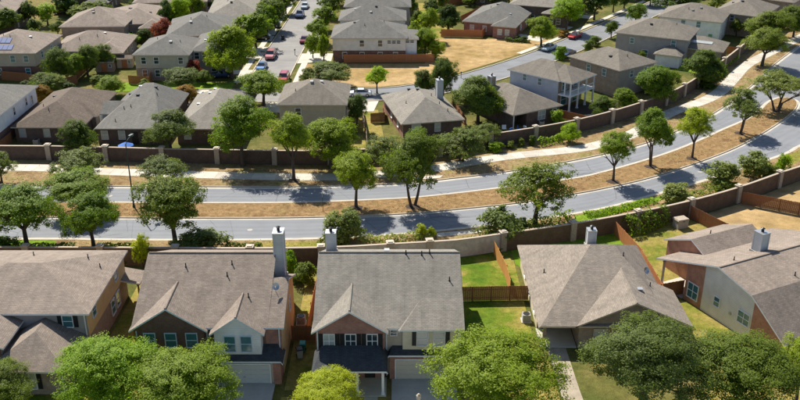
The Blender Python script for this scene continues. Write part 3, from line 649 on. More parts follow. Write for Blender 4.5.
for x, y, k in ((4.1, 12.2, 'box'), (5.2, 10.2, 'box'), (7.4, 9, 'p'), (7.6, 4.4, 'p'), (2.4, 7, 'p'), (8.4, 2, 'p')): h.vent(x, y, k)
h = House('house', 'single-storey brown brick house with tan hip roof and covered back patio', (19.2, 143.9), radians(31), roof='sh_tan', rel=True, trim='trim_tan')
h.block(.3, 10.5, .3, 15, 2.75, S=.45, E=.45, N=.45, W=.45, wall='br_brown', walls='ENW')
h.W.setdefault('br_brown#2', MB()).face([(3.2, .3, -.05), (10.5, .3, -.05), (10.5, .3, 2.8), (3.2, .3, 2.8)]); h.W['br_brown#2'].face([(.3, 3, -.05), (3.2, 3, -.05), (3.2, 3, 2.9), (.3, 3, 2.9)]); h.W['br_brown#2'].face([(3.2, 3, -.05), (3.2, .3, -.05), (3.2, .3, 2.9), (3.2, 3, 2.9)])
h.post(.5, .5, 2.6, .24, 'trim'); h.win(6.5, .29, .8, 1.5, 1.5, 'S', 'gl_blind', 'm'); h.win(9.3, .29, .9, .8, 1.3, 'S', 'gl_dark')
h.finish(); h.chimney(3.6, 11.2, 1.0, 1.0, 3, 6.2, 'br_tan')
h = House('house', 'two-storey pale blue sided house with stacked white balcony porch', (30.3, 153.6), radians(47), roof='sh_tan', rel=True)
h.block(.4, 8.6, 2.6, 13.4, 5.4, S=.46, E=.46, N=.46, W=.46, wall='si_blue', wm=dict(S='br_tan', E='br_tan'))
h.block(.6, 8.4, 0, 4, 5.3, S=.46, E=.46, W=.46, walls='', oh=.3)
h.box('balcony_floor', 'trim', .4, 8.6, -.05, 2.55, 2.6, 2.85)
for x in (.6, 3.2, 5.8, 8.4): h.post(x, .1, 2.6, .26); h.post(x, .1, 2.42, .22, 'trim', 2.85)
for y in (1.3,): h.post(.6, y, 2.42, .2, 'trim', 2.85)
mb = MB()
for i in range(27): mb.box(.6+i*.3-.02, .6+i*.3+.02, .08, .12, 2.85, 3.75)
mb.box(.5, 8.5, .05, .15, 3.7, 3.8); mb.build('railing', M['trim'], h.root)
wins(h, [(.39, 6.6, 3.7, .8, 1.2, 'W'), (.39, 10, 3.9, .8, 1.2, 'W'), (2.4, 2.59, 3.2, 1.6, 1.8, 'S'), (6.2, 2.59, 3.2, 1.6, 1.8, 'S'), (2.4, 2.59, .3, 1.8, 2.1, 'S'), (6.2, 2.59, .3, 1.8, 2.1, 'S')], 'gl_teal')
h.finish()
h = House('house', 'two-storey grey brown house with big hipped roof right of the balcony house', (42.2, 162.6), radians(36), roof='sh_tan', rel=True, trim='trim_tan')
h.block(-1, 9, .4, 13, 5.4, S=.42, E=.42, N=.42, W=.42, wall='si_grey', wm=dict(W='br_tan'))
h.block(4.5, 12.5, 3.5, 11, 4.4, S=.42, E=.42, N=.42, wall='si_white', walls='SEN'); h.block(5.2, 9.5, -2.6, .6, 2.6, S=.35, E=.6, walls='SE', wall='br_tan#2')
wins(h, [(2.5, .39, 3.5, .9, 1.3, 'S'), (6.4, .39, 3.5, .9, 1.3, 'S'), (-1.01, 4, 3.5, .9, 1.3, 'W'), (-1.01, 8, 3.5, .9, 1.3, 'W'), (11, 3.49, 2.4, .9, 1.3, 'S')], 'gl_teal')
h.finish(); h.vent(1.5, 5, 'box'); h.vent(4, 3, 'p')
h = House('house', 'two-storey lavender grey house with skylight strip on its long tan roof', (61.0, 185.2), radians(-27), roof='sh_tan', rel=True, trim='trim_tan')
h.block(-15.5, -.4, .4, 12, 5.4, S=.42, E=.42, N=.42, W=.42, wall='si_grey')
h.block(-2, 6.5, 2.5, 11, 3.2, S=.4, E=.4, N=.4, wall='br_tan', walls='SEN'); h.block(-6, -1, -3.2, .5, 2.6, S=.3, E=.5, W=.5, walls='SEW', wall='si_white')
wins(h, [(-12, .39, 3.4, .8, 1.1, 'S'), (-3.2, .39, 3.6, .9, 1.3, 'S'), (-.39, 4, 3.6, .9, 1.2, 'E'), (-9, .39, .8, 1.2, 1.4, 'S')], 'gl_teal')
h.finish(); h.vent(-9, 4, 'box'); h.vent(-4, 6, 'p')
mb = MB(); mb.box(-2.2, 2.2, -.45, .45, 0, .1); o = mb.build('skylight', M['gl_blind'], h.roof, (2.0, 4.6, h.rz_(2.0, 4.6)+.0)); o.rotation_euler = (math.atan(.4), 0, 0)
def far_house(label, loc, deg, w, d, eave, roof, wall, base=None, wing=0, slope=.42, fm='trim', gl='gl_dark', group=None, gable=False):
    """plain tract house, local origin at the middle of the side that faces us"""
    h = House('house', label, loc, radians(deg), roof=roof, rel=True, trim='trim_tan', group=group)
    kw = dict(base=(base, 2.6)) if base else {}
    if gable: h.block(-w/2, w/2, 0, d, eave, S=slope, N=slope, wall=wall, **kw)
    else: h.block(-w/2, w/2, 0, d, eave, S=slope, E=slope, N=slope, W=slope, wall=wall, **kw)
    if wing:
        x = wing*w*.30; h.block(x-w*.2, x+w*.2, -2.2, 5, min(eave, 3.4), S=.45, E=.45, W=.45, wall=wall, walls='SEW')
        for q in (-.9, .9): h.win(x+q, -2.21, .9, .95, 1.3, 'S', gl, '', fm)
    zs = [.9] + ([3.5] if eave > 5 else [])
    for z in zs:
        for t in (-.34, -.1, .15, .36):
            if R.random() < .75 and not (wing and abs(t-wing*.3) < .24): h.win(t*w, -.01, z, .9, 1.3, 'S', gl, '', fm)
        for t in (.25, .6):
            h.win(w/2+.01, t*d, z, .9, 1.3, 'E', gl, '', fm); h.win(-w/2-.01, t*d, z, .9, 1.3, 'W', gl, '', fm)
    h.door(w*.02, d+.01, 1, 2.1, 'N'); h.finish()
    for q in range(3): h.vent(R.uniform(-.3, .3)*w, R.uniform(.25, .5)*d, R.choice(['box', 'p']))
    return h
hs = far_house('two-storey beige and dark brick house with blue solar panels', (-79.7, 175), 0, 12.6, 15, 5.4, 'sh_brown', 'si_tan', 'br_dark', gl='gl_teal')
sx = MB()
for x, y0, w in ((-2.2, .5, 5.2), (-1.2, 2.6, 3.3)):
    n_ = int(w/1.0)
    for i in range(n_):
        mb = MB(); mb.box(-.47, .47, -.85, .85, .03, .09); o = mb.build('solar_panel', M['solar'], hs.roof, (x+i*1.0-.6, y0+.85, hs.rz_(x+i*1.0-.6, y0+.85))); o.rotation_euler = (math.atan(.42), 0, 0)
far_house('single-storey house with sprawling brown grey roof between solar house and shrubs', (-66.5, 186), 4, 15, 13, 3.0, 'sh_brown', 'si_grey', wing=1)
far_house('long grey brown roofed house behind the sprawling roof house', (-70, 201), 3, 14, 14, 4.8, 'sh_brown', 'br_tan')
far_house('big brown roofed house with shaded stone corner beside red leaved tree', (-62, 207), 10, 13, 18, 4.0, 'sh_brown', 'br_tan', wing=1, slope=.36)
far_house('two-storey pale siding house with grey hip roof and tan brick base', (-47.6, 173.7), 0, 10.6, 13, 5.4, 'sh_cool', 'si_tan', 'br_tan')
far_house('two-storey dark side wing house behind the pale siding house', (-39.1, 177.5), 2, 6.6, 14, 5.2, 'sh_cool', 'si_grey')
far_house('grey roofed house behind the dark wing house', (-43.5, 191.5), 8, 14, 17, 5.0, 'sh_cool', 'br_tan', wing=1)
far_house('grey roofed house tucked behind trees of the far street', (-39, 210), 5, 13, 20, 5.0, 'sh_grey', 'br_brown', wing=1)
far_house('dark gabled roof house beyond dense shrubs in far corner', (-102, 212), 10, 18, 16, 5.2, 'sh_brown', 'br_brown')
far_house('brown roofed house beyond the red leaved tree top', (-59, 229), 6, 18, 16, 4.6, 'sh_brown', 'br_tan')
hr = far_house('two-storey cream siding house with dark brick base facing the vacant lot', (-6.6, 187.6), 0, 15.6, 11.5, 5.4, 'sh_cool', 'si_cream', 'br_dark')
hr.W = {}; hr.R = MB(); hr.bl = []
hr.block(7.6, 10.2, .8, 9, 4.9, S=.3, N=.3, E=.3, wall='si_white', walls='SEN'); 
for m_, b_ in hr.W.items(): b_.build('wall', M[m_], hr.root)
hr.R.build('porch_roof', [M['sh_cool'], M['trim_tan'], M['soffit']], hr.root)
for x in (4.3, 5.3, 6.3, 8.2, 9.2): hr.win(x, -.01 if x < 7.5 else .79, 4.1, .75, .7, 'S', 'gl_dark')
far_house('two-storey grey roofed house second in the row behind the lot', (-6.4, 205.5), 0, 15, 10, 5.2, 'sh_cool', 'si_blue', 'br_dark')
far_house('grey roofed house third in the row behind the lot', (-5.6, 221.5), 0, 16, 10, 5.0, 'sh_cool', 'si_grey')
far_house('grey roofed house fourth in the row behind the lot', (-5.4, 237), 0, 16, 10, 4.6, 'sh_grey', 'si_tan')
far_house('single-storey pink brown brick house at the edge of the vacant lot', (21.6, 212.2), -20, 13, 18, 3.0, 'sh_cool', 'br_red', wing=1, gl='gl_blind')
far_house('dark gabled grey house beside bright street tree', (35, 224), -20, 15, 18, 4.6, 'sh_grey', 'br_brown', wing=1)
far_house('tan roofed two-storey house with teal upper window behind lavender house', (67.5, 206.5), -27, 14, 12, 5.2, 'sh_tan', 'si_white', gl='gl_teal')
far_house('tan roofed house with tall stone side wall near walk curve', (80.5, 212), -35, 11, 15, 5.2, 'sh_tan', 'br_tan')
far_house('tan roofed house past the stone side house', (95, 233), -38, 14, 14, 4.6, 'sh_tan', 'br_tan')
far_house('brown roofed house across the right far street', (60, 256), -35, 14, 13, 3.6, 'sh_brown', 'br_tan')
for i, (x, y, a) in enumerate(((-84, 236, 5), (-40, 236, 5), (-6, 255, 0), (20, 250, -10), (38, 262, -20), (80, 262, -35), (112, 255, -35), (-110, 180, 0), (-95, 150, 0), (-62, 250, 4))):
    rf_ = R.choice(['sh_grey', 'sh_brown', 'sh_cool']); far_house('far %s roofed tract house on the last row beyond the streets' % dict(sh_grey='light grey', sh_brown='brown', sh_cool='cool grey')[rf_], (x, y), a, 14, 13, 4.2, rf_, R.choice(['br_tan', 'si_tan', 'br_brown']), wing=R.choice([0, 1]), group='houses on the last far row')
# ------------------------------------------------------------------ yards, drives
lawn([(6.4, 89), (6.6, 96.9), (11.3, 98.3), (13.9, 99), (13.9, 82), (14, 69), (6.3, 69), (6.1, 72)], 'g_lawn')
lawn([(14, 95.2), (13.9, 99), (29.5, 104.5), (29.3, 90), (28.6, 81)], 'g_bright', .006)
lawn([(29.3, 88), (29.6, 104.4), (38.8, 108.4), (44, 98.5), (40, 93), (33, 90)], 'g_mix')
lawn([(29, 62), (29.2, 88), (33, 86), (37.3, 75.5), (40, 62)], 'g_mix', .005)
lawn([(44.5, 98.5), (39.4, 108.6), (47, 113), (62, 123.5), (75, 112), (60, 92), (50, 94)], 'g_sand')
lawn([(-11, 70), (-11, 95), (-8.3, 95.2), (-8.3, 70)], 'g_mix'); lawn([(-30.4, 72), (-30.4, 95), (-25.6, 95), (-25.6, 72)], 'g_mix')
lawn([(-140, 57.5), (-18.5, 57.5), (-18.5, 70.8), (-140, 70.8)], 'g_lawn', .003); lawn([(-11.2, 57.5), (-1.2, 57.5), (-1.2, 69), (-11.2, 69)], 'g_mix', .003)
lawn([(6, 57.5), (15, 57.5), (15, 76), (6, 71)], 'g_mix', .007)
lawn([(-57, 166), (-47, 167), (-33, 168), (-33, 172.5), (-57, 172.5)], 'g_bright'); lawn([(64, 196), (70, 192.5), (76, 199), (70, 204)], 'g_bright'); lawn([(58, 182), (63, 178), (68, 185), (63, 189)], 'g_bright')
lawn([(-11.5, 132), (-2, 132.5), (-4, 155), (-8, 155)], 'g_mix'); lawn([(6, 209), (17, 208.8), (12, 222), (10, 250), (5, 250)], 'g_mix')
def drive(name, poly, mat='drive', z=.02):
    mb = MB(); mb.prism(poly, -.04, z, 0, False); return struct(name, mb, M[mat])
drive('driveway', [(-17.6, 57.4), (-12.0, 57.4), (-12.0, 71.15), (-17.6, 71.15)]); drive('driveway', [(-.8, 57.4), (5.4, 57.4), (5.4, 71.85), (-.8, 71.85)])
drive('front_path', [(-3.4, 57.4), (-2.1, 57.4), (-2.1, 68.95), (-3.4, 68.95)], 'conc'); drive('front_path', [(15.6, 57.4), (17.6, 57.4), (17.1, 70), (17.0, 77.2), (15.1, 77.2), (15.2, 70)], 'path')
for y, x0, w in ((178.5, -36, 3), (191.5, -40, 4.5), (197.5, -39, 3.2), (207, -38, 4.5), (213, -38, 4.5), (224, -37, 4), (234, -36, 4)):
    drive('driveway', [(x0, y), (-30.2, y-.5), (-30.2, y+w), (x0, y+w)], 'conc', .034)
drive('driveway', [(-22.2, 186.6), (-14.9, 188.5), (-14.9, 195), (-22.2, 195)], 'conc', .036); drive('driveway', [(-42, 157.5), (-36.8, 157), (-37.2, 167.4), (-41, 167.4)], 'conc', .036); drive('driveway', [(-25.2, 153.6), (-20.6, 153.2), (-20.6, 159.6), (-25.6, 159.6)], 'conc', .036)
drive('driveway', [(-8.8, 154), (-4.8, 154), (-4, 160.2), (-8.8, 160.0)], 'conc', .034)
for x, y in ((32.6, 206), (41, 217.5), (49, 230)):
    drive('driveway', [(x, y), (x+2.2, y+3.2), (x-3.4, y+7.4), (x-5.6, y+4.2)], 'conc', .036)
# ------------------------------------------------------------------ masonry walls with pillars
def arc(L):
    return np.r_[0, np.cumsum(np.hypot(*np.diff(L, axis=0).T))]
def masonry(label, L, pill_x, H, matf, zoff=.1):
    s_ = arc(L); root = empty('masonry_wall', (*L[len(L)//2], 0), 0, label, 'wall'); ox, oy = L[len(L)//2]
    tp = [float(np.interp(x, L[:, 0], s_)) for x in pill_x]
    pt = lambda t: (float(np.interp(t, s_, L[:, 0]))-ox, float(np.interp(t, s_, L[:, 1]))-oy)
    for i, t in enumerate(tp):
        x, y = pt(t); q, r = pt(t-.5), pt(t+.5); a = atan2(r[1]-q[1], r[0]-q[0])
        mb = MB(); mb.box(-.38, .38, -.38, .38, 0, H+.25+.0); o = mb.build('pillar', M['stone'], root, (x, y, 0), a)
        mb = MB(); mb.box(-.47, .47, -.47, .47, H+.25, H+.36); mb.box(-.3, .3, -.3, .3, H+.36, H+.46); mb.build('cap', M['limestone'], o)
        if i == len(tp)-1: break
        n_ = max(2, int((tp[i+1]-t)/2.2)); ts = np.linspace(t+.38, tp[i+1]-.38, n_)
        c = [pt(v) for v in ts]; A = np.array(c); T = np.gradient(A, axis=0); T /= np.hypot(T[:, 0], T[:, 1])[:, None]; Nn = np.c_[-T[:, 1], T[:, 0]]
        def strip(w, z0, z1):
            m_ = MB(); l_, r_ = A+Nn*w, A-Nn*w
            for k in range(n_-1):
                m_.face([(*r_[k], z0), (*r_[k+1], z0), (*r_[k+1], z1), (*r_[k], z1)]); m_.face([(*l_[k+1], z0), (*l_[k], z0), (*l_[k], z1), (*l_[k+1], z1)]); m_.face([(*r_[k], z1), (*r_[k+1], z1), (*l_[k+1], z1), (*l_[k], z1)])
            return m_
        p = strip(.12, -.05, H).build('panel', M[matf(float(np.interp(t, s_, L[:, 0])))], root); strip(.17, H, H+.09).build('coping', M['wallcap'], p)
    return root
masonry('long dark brown masonry wall with stone pillars along the winding walk', LWN, [-90, -81, -72, -63.5, -54.8, -45.7, -36.8, -28.2, -19.3, -10.8, -2, 6.3, 14.6, 22.3, 29.8, 36.8, 43, 48.9, 53.9, 58.3, 63, 67.7, 73.8, 80, 88, 96, 104], 2.35, lambda x: 'wallp')
masonry('umber and beige masonry wall with stone pillars behind the front row backyards', LWS, [-90, -81, -72, -63, -54, -45, -36, -27, -18, -9.5, -1.2, 3.6, 12.8, 22, 31.1, 39.2, 47.1, 54.9, 62, 70, 78, 86, 94], 2.3, lambda x: 'wall_l' if -10 < x < 12 else 'wall_w')
# ------------------------------------------------------------------ timber fences
def fence(label, pts, H=1.85, mat='wood_d', px=True, group=None):
    W_ = [g(*p) for p in pts] if px else pts
    root = empty('timber_fence', (*W_[0], 0), 0, label, 'fence', group); ox, oy = W_[0]
    for i in range(len(W_)-1):
        (x0, y0), (x1, y1) = W_[i], W_[i+1]; L_ = hypot(x1-x0, y1-y0); a = atan2(y1-y0, x1-x0); n_ = max(1, round(L_/2.4)); w = L_/n_
        for k in range(n_):
            mb = MB(); nb = max(4, int(w/.15)); bw = w/nb
            for j in range(nb):
                hh = H+R.uniform(-.025, .025); d = R.uniform(-.006, .006); mb.box(j*bw+.006, (j+1)*bw-.006, -.012+d, .012+d, .03, hh, 0, 'b')
            mb.box(0, w, .012, .05, .35, .44); mb.box(0, w, .012, .05, H-.45, H-.36)
            cx, cy = x0+(x1-x0)*k/n_-ox, y0+(y1-y0)*k/n_-oy
            mb.build('board_panel', M[mat], root, (cx, cy, 0), a)
            mb = MB(); mb.box(-.05, .05, .05, .15, -.05, H-.05); mb.build('post', M[mat], root, (cx, cy, 0), a)
    return root
fence('orange cedar fence running back to the beige wall', [(11.6, 98.1), (12.4, 92.0), (12.5, 88.2)], mat='wood_o', px=False)
fence('red brown cedar fence joining porch house and corner entry house', [(6.0, 86.6), (14.4, 86.9)], mat='wood_d', px=False)
fence('red cedar fence between corner entry house yard and shrub yard', [(27.8, 103.6), (29.2, 96), (29.4, 87.5), (29.3, 84)], mat='wood_r', px=False)
fence('short dark fence closing the gap beside the orange brick house', [(29.4, 87.3), (32.2, 88.2)], mat='wood_d', px=False)
fence('weathered brown fence with open lattice gate beside grey storage box', [(39.0, 108.6), (41.5, 103.8), (45.6, 97.2)], mat='wood_d', px=False)
fence('brown board fence across the bare sandy yard', [(47.6, 113.2), (54, 109.5), (64, 104.5)], mat='wood_d', px=False)
fence('dark fence closing the gap beside the tall chimney', [(-11.2, 78.5), (-8.2, 78.5)], mat='wood_d', px=False)
fence('brown fence between chimney house yard and porch house yard', [(-9.6, 78.8), (-9.4, 95)], mat='wood_r', px=False)
fence('dark fence between yellow house and two gable house yards', [(-27.6, 79), (-27.8, 95)], mat='wood_d', px=False)
fence('long red brown fence along the front of the vacant lot house', [g(344, 63), g(434, 62.5), g(434, 56)], 1.9, 'wood_r', False)
fence('red brown fence beside the pink brown brick house', [g(441, 37), g(482, 38), g(486, 34)], 1.9, 'wood_r', False)
fence('dark fence crossing dry lawn behind dark round tree', [g(461, 23), g(484, 12)], 1.9, 'wood_d', False)
fence('far dark fence at top of the dry lawn', [g(440, 8), g(477, 1)], 1.9, 'wood_d', False)
fence('dark brown fence in front of the solar panel house', [g(2, 80), g(26, 82), g(55, 90), g(78, 84)], 1.9, 'wood_d', False)
fence('red brown fence box around pale siding house patio', [g(129, 84), g(150, 85.5), g(153, 78)], 1.8, 'wood_r', False)
fence('fence between white sided house and chocolate roof house', [(-64, 132.5), (-63.9, 138)], 1.8, 'wood_d', False)
fence('fence beside the brick house with white chimney', [g(371, 123), g(385, 122), g(383, 113)], 1.8, 'wood_d', False)
fence('dark fence between white chimney house and patio house', [g(466, 128), g(456, 113), g(452, 104)], 1.8, 'wood_d', False)
fence('red fence beside limestone garden edging', [g(556, 117), g(586, 124)], 1.5, 'wood_r', False)
fence('red brown fence by the bright lawn and walk', [g(712, 52), g(740, 56)], 1.8, 'wood_r', False)
fence('fence between tall tan house and white chimney house', [(-5, 129.2), (-5.6, 140), (-7, 153)], 1.8, 'wood_g', False)
fence('brown fence in front of shed behind clump of green trees', [g(75, 82), g(92, 66)], 1.8, 'wood_d', False)
fence('rusty brown fence under the red leaved tree', [g(114, 52), g(140, 38)], 1.8, 'wood_r', False)
mb = MB(); mb.box(-.65, .65, -.03, .03, .05, .13); mb.box(-.65, .65, -.03, .03, 1.5, 1.6); mb.box(-.65, -.57, -.03, .03, .13, 1.5); mb.box(.57, .65, -.03, .03, .13, 1.5)
for k in range(7): mb.box(-.5+k*.16, -.46+k*.16, -.02, .02, .13, 1.5)
o = mb.build('lattice_gate', M['wood_g'], None, (42.5, 101.9, 0), atan2(-6.6, 4.1)); o.location.x -= .25; tag(o, 'open slatted gate set against the weathered brown fence', 'gate')
# ------------------------------------------------------------------ vegetation
def crown_mesh(name, seed, nclump, per, leaf, lobes=7, flat=1.0, spread=.13):
    """leaf quads gathered in clumps on overlapping lobes; unit radius 1, half height 1"""
    r = np.random.default_rng(seed)
    lc = []; 
    for i in range(lobes):
        a = 2*pi*(i+r.uniform(-.3, .3))/lobes; zz = r.uniform(-.5, .4); q = r.uniform(.5, .66)*sqrt(max(.3, 1-zz*zz*1.1)); lc.append((q*cos(a), q*sin(a), zz, r.uniform(.34, .47)))
    for i in range(3): lc.append((r.uniform(-.25, .25), r.uniform(-.25, .25), r.uniform(.3, .58), r.uniform(.36, .48)))
    lc.append((0, 0, -.15, .5))
    lc = np.array(lc)
    k = r.integers(0, len(lc), nclump); d = r.normal(size=(nclump, 3)); d /= np.linalg.norm(d, axis=1)[:, None]; d[:, 2] = np.where(d[:, 2] < -.7, -d[:, 2]*.6, d[:, 2])
    cc = lc[k, :3] + d*(lc[k, 3]*r.uniform(.72, 1.12, nclump))[:, None]
    cs = r.uniform(.6, 1.35, nclump)*spread
    idx = np.repeat(np.arange(nclump), per); N = len(idx)
    off = r.normal(size=(N, 3)); off /= np.linalg.norm(off, axis=1)[:, None]; off *= (r.random(N)**.45)[:, None]
    off[:, 2] *= .75
    p = cc[idx] + off*cs[idx][:, None]
    out = p/np.maximum(.15, np.linalg.norm(p, axis=1))[:, None]
    nrm = out*.7 + off*.35 + r.normal(size=(N, 3))*.36 + np.array((0, 0, .45)); nrm /= np.linalg.norm(nrm, axis=1)[:, None]
    t = np.cross(nrm, r.normal(size=(N, 3))); t /= np.linalg.norm(t, axis=1)[:, None]; b = np.cross(nrm, t)
    sz = leaf*r.uniform(.55, 1.3, N)[:, None]; asp = r.uniform(.5, .8, N)[:, None]
    q = np.stack([p-t*sz, p-b*sz*asp+nrm*sz*.12, p+t*sz, p+b*sz*asp+nrm*sz*.12], 1).reshape(-1, 3)
    me = bpy.data.meshes.new(name); me.vertices.add(4*N); me.vertices.foreach_set('co', q.astype(np.float32).ravel())
    me.loops.add(4*N); me.loops.foreach_set('vertex_index', np.arange(4*N, dtype=np.int32)); me.polygons.add(N)
    me.polygons.foreach_set('loop_start', np.arange(0, 4*N, 4, dtype=np.int32)); me.polygons.foreach_set('loop_total', np.full(N, 4, np.int32))
    me.update(calc_edges=True); me.materials.append(None); return me
def trunk_mesh(seed, stems=1, low=.3):
    """unit height trunk reaching into the crown with limbs, crown radius about .45"""
    r = random.Random(seed); mb = MB()
    for s_ in range(stems):
        a0 = 2*pi*s_/max(1, stems)+r.random(); lean = .0 if stems == 1 else .10
        b0 = np.array((.012*cos(a0)*(stems > 1)*2, .012*sin(a0)*(stems > 1)*2, -.02)); p1 = np.array((lean*cos(a0)+r.uniform(-.015, .015), lean*sin(a0)+r.uniform(-.015, .015), low)); rad = .026 if stems == 1 else .018
        m1 = (b0+p1)/2 + np.array((r.uniform(-.01, .01), r.uniform(-.01, .01), 0)); mb.tube(b0, m1, rad*1.35, rad, 8, 0, False); mb.tube(m1, p1, rad, rad*.85, 8, 0, False)
        for k in range(5 if stems == 1 else 3):
            a = a0 + (2*pi*k/5 if stems == 1 else r.uniform(-1.2, 1.2)); e = p1 + np.array((cos(a)*r.uniform(.1, .2), sin(a)*r.uniform(.1, .2), r.uniform(.14, .26))); mb.tube(p1, e, rad*.7, rad*.38, 6, 0, False)
            for j in range(3):
                b_ = a+r.uniform(-.9, .9); f = e + np.array((cos(b_)*r.uniform(.06, .17), sin(b_)*r.uniform(.06, .17), r.uniform(.05, .17))); mb.tube(e, f, rad*.36, rad*.12, 5, 0, False)
    me = mb.mesh('trunk', [M['bark']]); me.polygons.foreach_set('use_smooth', [True]*len(me.polygons)); return me
CR = dict(near=[crown_mesh('crown', 11+i, 900, 72, .0165, 10, spread=.12) for i in range(3)], mid=[crown_mesh('crown', 31+i, 700, 50, .0255, 8, spread=.14) for i in range(5)],
          far=[crown_mesh('crown', 51+i, 270, 40, .046, 6, spread=.17) for i in range(4)], open=[crown_mesh('crown', 71+i, 320, 56, .028, 8, spread=.135) for i in range(4)], shrub=[crown_mesh('foliage', 91+i, 130, 38, .065, 5, spread=.24) for i in range(3)],
          dense=[crown_mesh('crown', 111+i, 700, 52, .028, 7, spread=.15) for i in range(2)])
TR = {1: [trunk_mesh(i) for i in range(4)], 2: [trunk_mesh(20+i, 2) for i in range(2)], 3: [trunk_mesh(30+i, 3, .25) for i in range(3)]}
def tree(label, x, y, H, Rx, leaf, lod='mid', stems=1, base=.32, Ry=None, z0=0, group=None, name='tree', lean=(0, 0)):
    """base = height share below the crown"""
    t = empty(name, (x, y, z0), R.uniform(0, 6.28), label, 'tree', group)
    me = R.choice(TR[stems]); o = link('trunk', me, t, (0, 0, 0), R.uniform(0, 6)); w = max(.8, min(1.5, Rx/(H*.42))); o.scale = (H*w, H*w, H)
    hc = H*(1-base)/2
    c = link('crown', R.choice(CR[lod]), t, (lean[0], lean[1], H-hc), R.uniform(0, 6), LEAF[leaf]); kx = 1.0 if lod == 'near' else .99; c.scale = (Rx*kx*R.uniform(.94, 1.06), (Ry or Rx)*kx*R.uniform(.94, 1.06), hc*R.uniform(.98, 1.08))
    return t
def tp(label, bx, by, top, wpx, leaf, lod='mid', stems=1, base=.32, z0=.1, group=None, hk=1.0):
    """tree from its foot, top line and crown width in the picture"""
    X, Y = g(bx, by, z0)
    if group and indoors(X, Y): return None
    sc = CAM_F/axd(Y, 3); Rx = wpx/sc/2; H = (zat(Y+Rx*.25, top)-z0)*hk
    return tree(label, X, Y, max(1.2, H), Rx, leaf, lod, stems, base, z0=z0, group=group)
# big crowns in front of the houses
tree('large leafy green tree hiding the drive beside the porch house', 8.6, 65.4, 8.8, 6.5, 'elm', 'near', 1, .22)
tree('large grey green tree in front of brick gable of corner entry house', 21.9, 66.2, 10.1, 6.0, 'sage', 'near', 1, .2, Ry=5.2)
tree('dark olive spreading tree below the cream sided house wall', 30.4, 65.8, 8.2, 5.4, 'oak', 'near', 1, .2)
tree('bright yellow green tree at the brick end of cream sided house', 36.6, 67.6, 7.4, 2.6, 'yellow', 'mid', 1, .2)
tree('broad dark green tree covering lower front of two gable house', -19.2, 65.2, 7.6, 5.5, 'elm', 'near', 1, .18)
tree('bright lime tree between yellow house wing and two gable house', -26.0, 66.8, 7.5, 5.2, 'lime', 'near', 1, .1)
tree('small light lime tree in front of the dark porch roof', -6.5, 65.4, 5.0, 3.3, 'yellow', 'near', 2, .15)
tree('olive tree at the foot of the lower brick wing', -36.2, 65.6, 5.6, 3.6, 'oak', 'near', 1, .18)
tree('small tree growing against brick gable of corner entry house', 24.4, 75.6, 4.0, 1.3, 'oak', 'mid', 2, .3)
# south verge
tp('leafy tree on south verge directly behind the wide hip roof house', 28, 249, 181, 78, 'elm', 'mid', 1, .28)
tp('leaning bright leaved tree on south verge beside yellow sapling', 94, 248, 190, 62, 'elm', 'mid', 1, .26)
tp('round dark green tree on south verge behind two gable house', 176, 246, 174, 76, 'oak', 'mid', 1, .26)
tp('wide open crowned tree rising behind the umber wall pillar', 535, 225, 157, 76, 'oak', 'open', 1, .28)
tp('thin yellow sapling by the lamp shadow', 143, 268, 230, 22, 'yellow', 'open', 1, .12, 0)
# median
tp('green tree on the median behind the leaning tree', 80, 212, 170, 68, 'elm', 'mid', 1, .25, .11)
tp('slim two tone tree standing on median near the sign post', 356, 207, 149, 48, 'elm', 'mid', 1, .33, .11)
tp('tall twin trunk tree on the median with broad shadow', 413, 206, 127, 64, 'oak', 'mid', 2, .30, .11)
tp('neat round tree on median at the start of the bend', 613, 181, 131, 40, 'elm', 'mid', 1, .42, .11)
tp('dense dark green ball tree on median at the bend', 651, 166, 105, 43, 'elm', 'dense', 2, .30, .11)
tp('slender yellow green tree on median past the dense ball tree', 692, 158, 106, 35, 'yellow', 'mid', 1, .42, .11)
tp('forked grey green tree on the median bend', 740, 133, 85, 44, 'sage', 'open', 2, .3, .11)
tp('multi stem grey green tree at the rounded median tip', 776, 111, 69, 58, 'sage', 'open', 3, .28, .11)
# north verge
tp('olive multi stem tree on north verge in front of brick house', 80, 184, 147, 56, 'sage', 'open', 3, .2)
tp('olive tree on north verge at far end of the dark wall', 2, 183, 149, 34, 'sage', 'open', 3, .25)
tp('low olive tree on north verge beside the street lamp', 166, 190, 154, 50, 'sage', 'open', 2, .2)
tp('tall broad green tree in front of dark wall and grey hip roof', 243, 166, 92, 64, 'elm', 'mid', 1, .25)
tp('green tree with thin straight trunk beside the walk', 294, 180, 110, 44, 'elm', 'mid', 1, .38)
tp('wide bright tree in front of the tall tan house', 331, 168, 116, 62, 'elm', 'mid', 1, .2)
tp('sage tree between tall tan house and median twin trunk tree', 386, 171, 133, 44, 'sage', 'open', 2, .2)
tp('sage spreading tree by the wall and shaded walk', 462, 161, 124, 56, 'sage', 'open', 3, .18)
tp('dark green roadside tree where the walk curves away', 762, 66, 24, 46, 'oak', 'mid', 1, .28)
